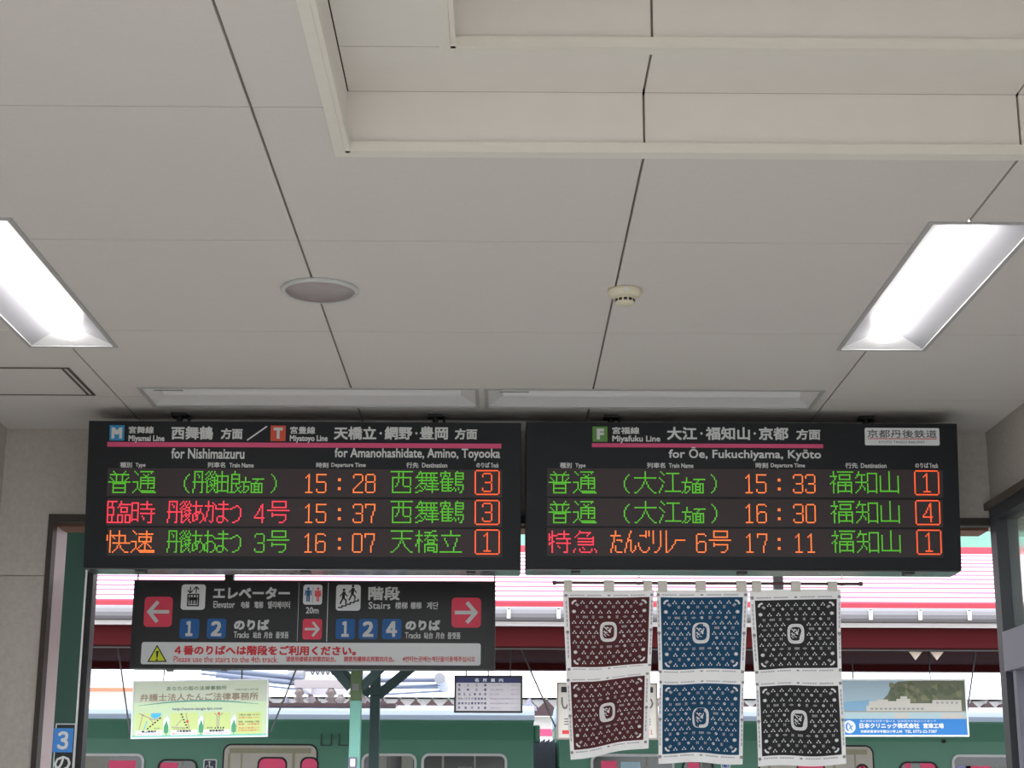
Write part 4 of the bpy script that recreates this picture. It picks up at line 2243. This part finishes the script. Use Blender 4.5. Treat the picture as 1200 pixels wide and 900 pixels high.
for k, fx in enumerate((.025, .285, .53)):
    b = MB(pl)
    w = .2
    A, B2 = sub(fx, .97), sub(fx + w, .57)
    b.flat(quad(A[0], A[1], B2[0], B2[1]), .002, 0)
    b.flat(quad(A[0], A[1], B2[0], A[1] + (B2[1] - A[1]) * .23), .0024, 1)
    ftext(b, names[k], fx + .045, .88, fx + w - .045, .918, .003, 2, .002)
    ftext(b, '電話での予約受付中', fx + .015, .93, fx + w - .015, .96, .003, 5)

    def P(x, y):
        return sub(fx + w * x, .57 + .3 * y)
    if k == 0:
        b.flat([P(.55, .0), P(.95, 0), P(.9, .2), P(.68, .35), P(.55, .2)], .0026, 3)
        for a, c in (((.1, 0), (.65, .4)), ((.65, .4), (.95, .25)), ((.25, .05), (.12, 1)), ((.5, .3), (.68, .65))):
            b.flat(bar(P(*a), P(*c), .008), .0028, 4)
        b.flat(bar(P(.42, .45), P(.3, .98), .008), .0027, 3)
        for i in range(6):
            b.flat(bar(P(.42 + .09 * i, .95 - .12 * i), P(.47 + .09 * i, .885 - .12 * i), .012), .003, 2)
        ftext(b, '峰山駅', fx + w * .68, .83, fx + w * .9, .855, .003, 2)
    elif k == 1:
        for a, c in (((.55, 0), (.7, 1)), ((.2, .8), (.4, .4)), ((.02, .85), (.55, .9))):
            b.flat(bar(P(*a), P(*c), .008), .0028, 4)
        for i in range(6):
            b.flat(bar(P(.38 + .045 * i, .05 + .16 * i), P(.40 + .045 * i, .13 + .16 * i), .014), .003, 2)
        b.flat(quad(*P(.58, .6), *P(.66, .45)), .003, 5)
        ftext(b, '京丹後大宮駅', fx + w * .1, .85, fx + w * .55, .87, .003, 2)
    else:
        for a, c in (((.4, .05), (.5, .2)), ((.5, .2), (.5, .9)), ((.58, .2), (.56, .9)), ((.58, .2), (.72, .05))):
            b.flat(bar(P(*a), P(*c), .008), .0028, 4)
        b.flat(quad(*P(.52, .15), *P(.6, 0)), .003, 5)
        for i in range(4):
            b.flat(quad(*P(.42 + .1 * i, .98), *P(.47 + .1 * i, .9 - .02 * (i % 2))), .003, 2)
        ftext(b, '綾部駅', fx + w * .12, .83, fx + w * .36, .86, .003, 2)
    b.build('office_map', maps_m, t)
    b = MB(pl)
    fx2 = fx + w + .004
    c0, c1 = sub(fx2, .97), sub(fx2 + .044, .97)
    b.flat([sub(fx2, .86), sub(fx2, .72), sub(fx2 + .025, .62), sub(fx2 + .044, .68), sub(fx2 + .044, .86)], .002, 1)
    b.flat([sub(fx2 + .008, .93), sub(fx2 + .004, .82), sub(fx2 + .024, .70), sub(fx2 + .040, .82), sub(fx2 + .038, .93)], .0026, 6)
    b.flat(quad(*sub(fx2 + .02, .97), *sub(fx2 + .026, .92)), .0027, 6)
    b.build('tree_drawing', maps_m, t)
b = MB(pl)
A, B2 = sub(.775, .965), sub(.965, .57)
b.flat(quad(A[0], A[1], B2[0], B2[1]), .002, 0)
for fy, s, m in ((.62, '土曜日も相談できます', 2), (.67, 'お気軽にお電話ください', 5), (.745, '夜間、出張相談ご相談', 2), (.79, '離婚、交通事故', 5), (.855, '借金の整理など', 5), (.9, 'お悩みは解決へ', 5)):
    ftext(b, s, .79, fy - .015, .95, fy + .02, .003, m)
b.build('service_list', maps_m, t)

# sights sign
t, pl, U, V = hanging_sign('hanging_sign', (532.2, 791.6, 612.4, 835.2), 'small white sightseeing guide sign with navy heading in a dark frame', 0,
                           frame=M_INK, fw=.016, wires=(546, 572, 598))
u0, v0, u1, v1 = -U + .016, -V + .016, U - .016, V - .016
b = MB(pl)
b.flat(quad(u0, v0, u1, v1), .001, 0)
b.flat(quad(u0, v0 + (v1 - v0) * .835, u1, v1), .002, 1)
b.build('printed_face', [mat('pale lilac face', (182, 178, 184), .6, noise=.02), mat('navy heading', (34, 38, 88), .6, noise=.03)], t)
b = MB(pl)
for k, ch in enumerate('名所案内'):
    ftext(b, ch, .29 + .125 * k, .035, .35 + .125 * k, .135, .003, 0, .002)
sinks = [M_TXT, mat('navy ink', (70, 70, 106), .7, noise=.02), mat('lilac ink', (150, 138, 156), .7, noise=.02)]
b.build('heading', sinks, t)
for r, (s, d1, d2) in enumerate((('滝上公園', 'つつじの名所', '徒歩20分'), ('島崎公園', '海辺の散策広場', '徒歩10分'), ('旧三上家住宅', '国の文化財', '徒歩15分'),
                                 ('カトリック宮津教会', '現役最古の木造の教会堂', '徒歩10分'), ('宮津市立歴史資料館', '市内の歴史資料の展示', '徒歩12分'), ('伊根の舟屋', '海辺の町並み', 'バス60分'))):
    y = .235 + .135 * r
    b = MB(pl)
    n = len(s)
    for k, ch in enumerate(s):
        x = .035 + .40 * k / (n - 1)
        ftext(b, ch, x, y - .035, x + .032, y + .035, .003, 1, .0012)
    ftext(b, d1, .53, y - .025, .53 + .03 * len(d1) - .01, y + .025, .003, 2)
    ftext(b, d2, .85, y - .025, .975, y + .025, .003, 2)
    b.build('place_row', sinks, t)

# white sign half hidden by the maroon banner
t, pl, U, V = hanging_sign('hanging_sign', (652.4, 800, 771, 866.4), 'cream hanging sign half hidden behind the maroon banner', 0,
                           frame=mat('brownish frame', (150, 136, 130), .6, noise=.05), fw=.014, wires=(672, 752), stays=((622, 786, 651, 852),), y=14.95)
u0, v0, u1, v1 = -U + .014, -V + .014, U - .014, V - .014
b = MB(pl)
b.flat(quad(u0, v0, u1, v1), .001, 0)
b.build('printed_face', mat('cream face', (204, 200, 192), .6, noise=.02), t)
b = MB(pl)
b.flat(quad(*sub(.03, .155), *sub(.97, .05)), .002, 0)
b.flat(quad(*sub(.04, .93), *sub(.11, .86)), .002, 1)
ftext(b, 'い', .03, .25, .16, .47, .003, 2, .003)
ftext(b, 'の', .84, .25, .97, .47, .003, 2, .003)
for k in range(3):
    b.flat(quad(*sub(.06, .66 + .05 * k), *sub(.14, .64 + .05 * k)), .002, 2)
    b.flat(quad(*sub(.88, .66 + .05 * k), *sub(.94, .64 + .05 * k)), .002, 2)
ftext(b, '１', .93, .85, .96, .93, .003, 1)
b.build('lettering', [M_INK, M_REDTXT, mat('grey ink', (96, 94, 92), .7, noise=.02)], t)

# factory sign with the seaside picture
t, pl, U, V = hanging_sign('hanging_sign', (968, 795.6, 1133.6, 863), 'blue and white hanging sign with a seaside factory picture, at the right', R(.2),
                           frame=M_PLATE, fw=.014, wires=(1002, 1093), stays=((1140, 792, 1133.6, 838),))
u0, v0, u1, v1 = -U + .014, -V + .014, U - .014, V - .014
b = MB(pl)
D = 'D'
b.flat(quad(*sub(0, .70), *sub(1, 0)), .001, 0)
hill = [sub(.36, .56), sub(.40, .36), sub(.44, .26), sub(.47, .1), sub(.52, .02), sub(.62, 0.0), sub(1, 0), sub(1, .56)]
b.flat(hill, .0016, 1)
b.flat([sub(.1, .52), sub(.1, .40), sub(.3, .36), sub(.38, .40), sub(.38, .56), sub(.1, .56)], .0013, 8)
rnd = random.Random(3)
for k in range(60):
    x, y = rnd.uniform(.46, .97), rnd.uniform(.06, .42)
    b.flat(circ(*sub(x, y), rnd.uniform(.012, .03), 8), .0018 + k * 1e-6, 2 if k % 3 else 3)
b.flat(quad(*sub(0, .71), *sub(1, .575)), .002, 4)
for x0, x1 in ((.48, .58), (.82, .98)):
    b.flat(quad(*sub(x0, .70), *sub(x1, .6)), .0022, 5)
b.flat(quad(*sub(0, .58), *sub(1, .565)), .0024, 6)
for x0, y0, x1, y1 in ((.28, .46, .70, .565), (.30, .38, .50, .47), (.36, .35, .44, .40), (.50, .34, .60, .47), (.53, .29, .58, .36), (.60, .42, .76, .565), (.76, .36, .97, .565), (.70, .47, .8, .56)):
    b.flat(quad(*sub(x0, y1), *sub(x1, y0)), .0026 + x0 * 1e-4, 5)
for k in range(12):
    b.flat(quad(*sub(.31 + .033 * k, .535), *sub(.332 + .033 * k, .505)), .003, 7)
for k in range(5):
    b.flat(quad(*sub(.79 + .035 * k, .425), *sub(.805 + .035 * k, .395)), .003, 7)
b.build('picture', [mat('picture sky', (140, 160, 172), .6, noise=.03), mat('picture hill', (88, 92, 72), .7, noise=.1, scale=9), mat('picture wood', (76, 84, 62), .7, noise=.1, scale=9),
                    mat('picture leaf', (108, 108, 80), .7, noise=.1, scale=9), mat('picture sea', (156, 176, 182), .6, noise=.04), mat('picture building', (176, 172, 164), .6, noise=.03),
                    mat('picture shore', (130, 122, 96), .7, noise=.05), mat('picture window', (122, 126, 124), .6, noise=.05), mat('picture far hill', (112, 150, 176), .7, noise=.04)], t)
b = MB(pl)
b.flat(quad(*sub(0, 1), *sub(1, .705)), .003)
b.build('blue_band', mat('factory blue', (26, 112, 182), .6, noise=.02), t)
for st, q, bo in (('海の神秘を科学で届ける  日本初カキ肉のパイオニア', (.225, .725, .78, .765), 0), ('日本クリニック株式会社', (.225, .785, .655, .875), .005),
                  ('宮津工場', (.685, .79, .83, .875), .005), ('京都府宮津市字国分小字上林', (.23, .91, .53, .96), .002), ('TEL 0772-22-7387', (.55, .91, .78, .96), .002)):
    b = MB(pl)
    ftext(b, st, *q, .0036, 0, bo)
    b.build('white_lettering', M_TXT, t)
b = MB(pl)
cx, cy = sub(.15, .85)
b.flat(circ(cx, cy, .055, 28), .0036, 0)
b.flat([(cx + .026 * math.cos(R(a)) - .006, cy + .038 * math.sin(R(a))) for a in range(90, 271, 15)] +
       [(cx + .012 * math.cos(R(a)) - .006, cy + .026 * math.sin(R(a))) for a in range(270, 89, -15)], .0042, 1)
b.flat(bar((cx - .002, cy + .03), (cx + .022, cy - .03), .009), .0043, 1)
b.flat(bar((cx + .03, cy + .012), (cx - .002, cy - .018), .008), .0044, 1)
b.build('round_emblem', [M_TXT, MATS['factory blue']], t)

# ------------------------------------------------------------------ green railcars
YT = 20.0
z_can = on_y(600, 842, YT).z


def carriage(xa, xb, label, ox):
    t = thing('railcar', (ox, YT, -1.0), label, 'train', 'green railcars at the far platform')
    zc = z_can + 1.0
    b = MB()
    side = [(0.03, .9), (0, 1.3), (0, zc - .25), (.03, zc - .02)]
    poly = side + [(2.8 - y, z) for y, z in side[::-1]]
    b.prism(poly, 'x', xa - ox, xb - ox)
    b.build('body', M_TRAIN, t)
    b = MB()
    arc = [(.02, zc - .02), (.05, zc + .04), (.14, zc + .10), (.4, zc + .15), (.9, zc + .20), (1.4, zc + .22)]
    poly = arc + [(2.8 - y, z) for y, z in arc[-2::-1]]
    b.prism(poly, 'x', xa - ox - .01, xb - ox + .01)
    b.build('roof', M_TRAINROOF, t)
    b = MB()
    b.box((xa - ox, -.02, zc - .045), (xb - ox, .03, zc - .02))
    b.build('rain_gutter', M_TRAIN, t)
    for k in range(3):
        xm = (xa + xb) / 2 - ox + (k - 1) * 3.2
        b = MB()
        b.box((xm - .9, .5, .25), (xm + .9, 2.3, .9))
        b.build('underframe', M_RUBBER, t)
    return t


PT = Plane(600, 880, YT - .002)


def win(t, px0, px1, py0, frame, fw, fills, name='window', r=.09, hgt=.95):
    """a carriage window: frame ring, pane and what shows in it; fills: (fraction0, fraction1, material)"""
    pl = Plane((px0 + px1) / 2, py0, YT - .002)
    sh = pl.o - Vector(t.location)
    u0, u1 = pl.uv(px0, py0)[0], pl.uv(px1, py0)[0]
    v1, v0 = 0, -hgt
    tf = lambda u, v, n=0: pl(u, v, n) + sh
    b = MB(tf)
    o, i = rrect(u0, v0, u1, v1, r), rrect(u0 + fw, v0 + fw, u1 - fw, v1 - fw, max(r - fw, .02))
    n = len(o)
    b.mesh([(u, v, .022) for u, v in o] + [(u, v, .022) for u, v in i] + [(u, v, 0) for u, v in o] + [(u, v, 0.003) for u, v in i],
           [f for k in range(n) for f in ((k, (k + 1) % n, n + (k + 1) % n, n + k), (2 * n + k, 2 * n + (k + 1) % n, (k + 1) % n, k), (n + k, n + (k + 1) % n, 3 * n + (k + 1) % n, 3 * n + k))])
    f = b.build(name, frame, t)
    b = MB(tf)
    b.flat(i, .004)
    b.build('pane', M_GLASS, f)
    for a, c, top, m, nm in fills:
        x0, x1 = u0 + fw + (u1 - u0 - 2 * fw) * a, u0 + fw + (u1 - u0 - 2 * fw) * c
        b = MB(tf)
        b.slab(quad(x0, v0 + fw + .02, x1, v1 - fw - top), .0045, .007)
        b.build(nm, m, f)
    return f


def cardoor(t, px0, px1, py0, wins, dark):
    pl = Plane((px0 + px1) / 2, py0, YT - .002)
    sh = pl.o - Vector(t.location)
    tf = lambda u, v, n=0: pl(u, v, n) + sh
    u0, u1 = pl.uv(px0, py0)[0], pl.uv(px1, py0)[0]
    hgt = 1.85
    b = MB(tf)
    b.slab(rrect(u0 - .02, -hgt, u1 + .02, .02, .1), 0, .006)
    f = b.build('door_surround', M_RUBBER, t)
    b = MB(tf)
    b.slab(rrect(u0, -hgt + .02, u1, 0, .08), .0065, .010)
    b.build('door_leaf', M_DOORIN, f)
    b = MB(tf)
    b.slab(quad(u0 + .06, -.09, u1 - .06, -.03), .0105, .016)
    for a, w in dark:
        x = pl.uv(a, py0)[0]
        b.slab(quad(x, -hgt + .1, x + w, -.09), .0105, .014)
    b.build('door_rail', M_DOORTRIM, f)
    for a, c, py in wins:
        x0, y1 = pl.uv(a, py)
        x1 = pl.uv(c, py)[0]
        b = MB(tf)
        b.slab(rrect(x0 - .02, y1 - .9, x1 + .02, y1 + .02, .08), .0105, .013)
        b.build('window_rubber', M_RUBBER, f)
        b = MB(tf)
        b.slab(rrect(x0, y1 - .88, x1, y1, .07), .0135, .015)
        b.build('door_window', M_PINKPANE, f)


xe = on_y(625.5, 860, YT).x
c1 = carriage(-9.5, xe, 'green railcar with pantograph, left of the gangway', (xe - 9.5) / 2)
PK = M_PINKPANE
GB = mat('grey interior pillar', (150, 150, 142), .6, noise=.1)
win(c1, 60, 170, 883, M_FRAME, .03, [(.05, .34, .05, PK, 'pink_panel'), (.36, .62, .0, GB, 'interior_panel'), (.63, .93, .05, PK, 'pink_panel')])
win(c1, 185.5, 232, 889.6, M_RUBBER, .02, [(.02, .5, .02, PK, 'pink_panel'), (.6, .66, 0, GB, 'interior_pole')])
cardoor(c1, 263.5, 371, 873.6, [(304, 335, 889), (354, 372, 889)], [(268, .03), (283, .02), (343, .035)])
win(c1, 424, 488.5, 883, M_FRAME, .03, [(.3, .45, 0, GB, 'interior_panel'), (.75, .98, 0, GB, 'interior_panel')])
win(c1, 494, 594.5, 883, M_FRAME, .03, [(.22, .25, 0, GB, 'interior_pole'), (.62, .64, 0, GB, 'interior_pole'), (.42, .6, .12, mat('hand straps', (110, 106, 110), .6, noise=.3, scale=30), 'hand_straps')])


def car_symbol(t, px0, py0, px1, bgm, name, wheelchair=True):
    pl = Plane(px0, py0, YT - .002)
    sh = pl.o - Vector(t.location)
    tf = lambda u, v, n=0: pl(u, v, n) + sh
    w = pl.uv(px1, py0)[0]
    b = MB(tf)
    b.slab(rrect(0, -w, w, 0, .02), 0, .004)
    f = b.build(name, M_PLATE, t)
    b = MB(tf)
    b.slab(rrect(.014, -w + .014, w - .014, -.014, .012), .0045, .006)
    b.build('symbol_ground', bgm, f)
    b = MB(tf)
    k = w / .17
    b.flat(circ(w * .45, -w * .22, .013 * k, 12), .0065)
    b.flat(bar((w * .45, -w * .3), (w * .47, -w * .58), .015 * k), .0065)
    b.flat(bar((w * .46, -w * .56), (w * .68, -w * .56), .015 * k), .0066)
    b.flat(bar((w * .67, -w * .55), (w * .76, -w * .82), .015 * k), .0067)
    for a in range(120, 400, 20):
        p, q = [(w * .46 + .042 * k * math.cos(R(x)), -w * .66 + .042 * k * math.sin(R(x))) for x in (a, a + 20)]
        b.flat(bar(p, q, .011 * k), .0068)
    b.build('symbol', M_TXT, f)


car_symbol(c1, 238.6, 889.6, 254.4, mat('navy plate', (52, 60, 78), .5, noise=.03), 'wheelchair_plate')
b = MB()
for px in (376, 397):
    for d in (0, 12):
        a = on_y(px + d, 863, YT) - Vector(c1.location)
        b.box((a.x, -.03, a.z - .1), (a.x + .012, 0, a.z + .03))
    b.box((a.x - .12, -.03, a.z - .11), (a.x + .012, -.02, a.z - .095))
b.build('step_irons', M_TEALDK, c1)
# pantograph on the roof
zr = z_can + 1.0 + .2
xp0, xp1 = on_y(325, 830, YT + 1.4).x - c1.location.x, on_y(470, 830, YT + 1.4).x - c1.location.x
b = MB()
b.box((xp0, .3, zr - .06), (xp1, 2.5, zr - .01))
b.build('roof_plank', mat('brown plank', (104, 84, 84), .7, noise=.1), c1)
b = MB()
xf0, xf1 = on_y(352, 812, YT + 1.4).x - c1.location.x, on_y(420, 812, YT + 1.4).x - c1.location.x
for y in (.75, 2.0):
    b.box((xf0, y, zr + .20), (xf1 + .3, y + .08, zr + .30))
for x in (xf0, xf1):
    b.box((x, .832, zr + .205), (x + .08, 1.998, zr + .295))
pf = b.build('pantograph', mat('pantograph frame grey', (176, 168, 172), .5, noise=.05), c1)
for x in (xf0 + .06, xf0 + .45, xf1):
    for y in (.79, 2.04):
        b = MB()
        b.lathe([(.03, 0), (.07, .03), (.035, .05), (.075, .09), (.04, .11), (.07, .15), (.03, .21)], (x, y, zr - .01), 16)
        b.build('insulator', mat('grey brown porcelain', (128, 116, 116), .5, noise=.05), pf)
b = MB()
for k in range(90):
    pass
sp = [(xf0 + .15 + .006 * k, .95 + .06 * math.cos(k * .6), zr + .44 + .06 * math.sin(k * .6)) for k in range(110)]
b.tube(sp, .014, 6)
b.build('main_spring', M_GUTTER, pf)
b = MB()
b.tube([(xf0 - .0, .95, zr + .44), (xf1 + .2, .95, zr + .44)], .03, 10)
b.lathe([(0, -.1), (.1, -.08), (.12, 0), (.1, .08), (0, .1)], (xf0, .95, zr + .38), 16)
b.lathe([(0, -.1), (.1, -.08), (.12, 0), (.1, .08), (0, .1)], (xf1 + .15, .95, zr + .34), 16)
b.build('spring_rod', M_INSUL, pf)
hx = on_y(518, 795, YT + 1.4) - c1.location
lx2 = on_y(300, 792, YT + 1.4) - c1.location
for y in (.85, 1.95):
    b = MB()
    b.tube([(xf1 + .1, y, zr + .3), (hx.x, y, hx.z - .06)], .03, 8)
    b.tube([(xf1 + .2, y, zr + .2), (hx.x, y, hx.z - .12)], .014, 8)
    b.tube([(xf0 + .1, y, zr + .32), (lx2.x - .6, y, lx2.z + .05)], .035, 8)
    b.tube([(xf0 + .05, y, zr + .25), (lx2.x - .6, y, lx2.z - .02)], .014, 8)
    b.build('frame_arm', mat('arm blue grey', (104, 112, 132), .5, noise=.05), pf)
b = MB()
b.tube([(hx.x, .6, hx.z - .06), (hx.x, 2.2, hx.z - .06)], .07, 12)
b.build('arm_joint', M_INSUL, pf)
for px in (336, 567, 583, 620):
    a = on_y(px, 832, YT + .9) - c1.location
    b = MB()
    b.lathe([(0.1, 0), (.09, .05), (.03, .10), (.02, .14), (0, .15)], (a.x, .9, zr - .06), 14)
    b.build('roof_fitting', M_BELLOWS, c1)
# end fittings: marker lamp and bellows
b = MB()
xl = xe - c1.location.x
a = on_y(630, 857, YT) - c1.location
b.box((xl, .1, a.z - .12), (xl + .075, .35, a.z + .08))
b.build('marker_lamp', M_TRAIN, c1, bevel=.02)
b = MB()
xg = on_y(655.5, 860, YT).x - c1.location.x
zt = on_y(640, 866, YT + .7).z + 1.0
N = 9
for k in range(N):
    x0 = xl + .02 + (xg - xl - .04) * k / N
    x1 = xl + .02 + (xg - xl - .04) * (k + .55) / N
    b.box((x0, .72, 1.0), (x1, 2.08, zt - (.02 if k % 2 else 0)))
    b.box((x1, .76, 1.0), (xl + .02 + (xg - xl - .04) * (k + 1) / N, 2.04, zt - .04))
b.build('gangway_bellows', M_BELLOWS, c1)

xs2 = on_y(655.5, 860, YT).x
c2 = carriage(xs2, 9.5, 'green railcar right of the gangway, behind the cloth banners', (xs2 + 9.5) / 2)
win(c2, 692, 790, 883.6, M_FRAME, .03, [(.1, .3, .05, PK, 'pink_panel'), (.35, .6, .06, mat('pale blue reflection sheet', (170, 205, 220), .4, noise=.1), 'painted_reflection'), (.66, .7, 0, GB, 'interior_pole')])  # the pale blue sheet paints a reflection in the pane
win(c2, 799, 836, 889.6, M_RUBBER, .02, [(.15, .55, .02, PK, 'pink_panel'), (.6, .66, 0, GB, 'interior_pole')])
car_symbol(c2, 844.6, 889.4, 855.6, mat('priority blue', (40, 100, 190), .5, noise=.03), 'priority_plate')
cardoor(c2, 890, 1021.5, 875, [(935, 964, 889), (1004, 1016, 897)], [(899, .03), (975, .03), (1000, .02)])
win(c2, 1053.5, 1098.5, 892.4, M_RUBBER, .02, [(.1, .28, 0, PK, 'pink_panel'), (.55, .98, 0, PK, 'pink_panel')])
win(c2, 1114.5, 1215, 884.4, M_FRAME, .03, [(.03, .2, .1, mat('violet notice', (150, 150, 210), .5, noise=.1), 'notice'), (.14, .45, .1, PK, 'pink_panel'), (.5, .8, .1, GB, 'interior_panel')])
a = on_y(1106, 868.6, YT - .01) - c2.location
b = MB()
b.tube([(a.x, -.02, a.z), (a.x, .01, a.z)], .025, 16)
b.build('side_lamp', M_RUBBER, c2)

# ------------------------------------------------------------------ beyond the train
YR = 31.0
zt0, zt1 = on_y(600, 838, YR).z, on_y(600, 818.8, YR).z
t = thing('far_roof', (0, YR, 0), 'white folded-plate roof with dark triangular ends beyond the train', 'roof')
pitch = on_y(619.2, 828, YR).x - on_y(600, 828, YR).x
xr0 = on_y(640.6, 828, YR).x
b = MB()
k0, k1 = -60, 60
for k in range(k0, k1):
    x = xr0 + k * pitch
    ya, yb2, rise = 0, 6.0, .9
    fl = pitch * .12
    b.box((x - pitch / 2, .2, zt0), (x + pitch / 2, .3, zt1), 0)
    P = [(x - pitch / 2 + fl, zt0 + .04), (x - fl * .3, zt1), (x + fl * .3, zt1), (x + pitch / 2 - fl, zt0 + .04), (x + pitch / 2 + fl, zt0 + .04)]
    for (a, za), (c, zc) in zip(P, P[1:]):
        b.face([(a, ya, za), (c, ya, zc), (c, yb2, zc + rise), (a, yb2, za + rise)], 0)
b.build('folded_sheets', M_ROOFW, t)
b = MB()
for k in range(k0, k1):
    x = xr0 + k * pitch
    b.prism([(x - pitch * .5, zt0), (x + pitch * .5, zt0), (x + pitch * .5, zt0 + .13), (x, zt1 - .02), (x - pitch * .5, zt0 + .13)], 'y', -.02, .2)
b.build('cavity_shade', M_FARDARK, t)  # dark wedges stand in for the shaded hollows under the folds
b = MB()
zw = on_y(600, 817.4, YR).z
b.prism([(-.02, zt1 + .02), (-.02, zw), (.4, zw + .1), (6.5, zw + 1.3), (6.5, zt1 + 1.2)], 'x', xr0 + k0 * pitch, xr0 + k1 * pitch)
b.build('upper_roof', M_ROOFW, t)
b = MB()
b.box((xr0 + k0 * pitch, .5, -1.2), (xr0 + k1 * pitch, 6, zt0 + .0))
b.build('front_wall', M_FARWALL, t)
b = MB()
zp0, zp1 = on_y(640, 861, YR).z, on_y(640, 853, YR).z
b.box((xr0 + k0 * pitch, .45, zp0), (xr0 + k1 * pitch, .5, zp1))
b.build('pink_band', mat('far pink band', (236, 90, 140), .6, noise=.03), t)
# low roof with a red eave at the far left
xa, xb = on_y(40, 800, 27).x, on_y(170, 800, 27).x
zb0, zb1 = on_y(120, 806, 27).z, on_y(120, 785, 30).z
t = thing('shed_roof', ((xa + xb) / 2, 27, 0), 'pale shed roof with an orange-red eave line at far left', 'roof')
w = (xb - xa) / 2
b = MB()
for k in range(26):
    x0, x1 = -w + 2 * w * k / 26, -w + 2 * w * (k + 1) / 26
    b.face([(x0, 0, zb0), (x1 - .02, 0, zb0), (x1 - .02, 3, zb1 + .1), (x0, 3, zb1 + .1)], 0)
    b.box((x1 - .025, 0, zb0), (x1 - .005, 3, zb0 + .0), 0) if False else None
    b.face([(x1 - .02, 0, zb0 + .02), (x1, 0, zb0 + .02), (x1, 3, zb1 + .12), (x1 - .02, 3, zb1 + .12)], 1)
b.build('sheets', [M_ROOFW, M_FARGREY], t)
b = MB()
b.box((-w, -.05, zb0 - .06), (w, 0, zb0))
b.build('eave_line', mat('orange red eave', (226, 120, 92), .6, noise=.04), t)
b = MB()
b.box((-w, .3, -1.2), (w, 3, zb0 - .01))
b.build('wall', M_FARWALL, t)
# grey gabled house far behind
xa, xb = on_y(600, 800, 60).x, on_y(712, 800, 60).x
zg0, zg1, zg2 = on_y(640, 812, 60).z, on_y(640, 806, 60).z, on_y(640, 780, 60).z
t = thing('far_house', ((xa + xb) / 2, 60, -1.2), 'pale grey house with gabled roof seen beyond the white roof', 'house')
w = (xb - xa) / 2
b = MB()
b.box((-w * .8, 0, 0), (w * .8, 8, zg0 + 1.2))
b.build('wall', M_FARWALL, t)
b = MB()
b.prism([(-.5, zg0 + 1.2), (4, zg2 + 1.6), (8.5, zg0 + 1.2), (8.5, zg0 + 1.1), (4, zg2 + 1.4), (-.5, zg0 + 1.1)], 'x', -w, w)
b.build('roof', M_FARGREY, t)
# wooded hills
b = MB()
rnd = random.Random(11)
NX, NY = 90, 10
pts, fs = [], []
for j in range(NY + 1):
    for i in range(NX + 1):
        x = -220 + 440 * i / NX
        f = j / NY
        h = 58 + 9 * math.sin(x * .03) + 6 * math.sin(x * .09 + 1)
        pts.append((x + rnd.uniform(-1.5, 1.5), 190 + 55 * f + rnd.uniform(-1.5, 1.5), -1.2 + h * f ** .8 + rnd.uniform(-1.3, 1.3)))
for j in range(NY):
    for i in range(NX):
        a = j * (NX + 1) + i
        fs.append((a, a + 1, a + NX + 2, a + NX + 1))
b.mesh(pts, fs, 0, True)
struct(b.build('hills', M_HILL))
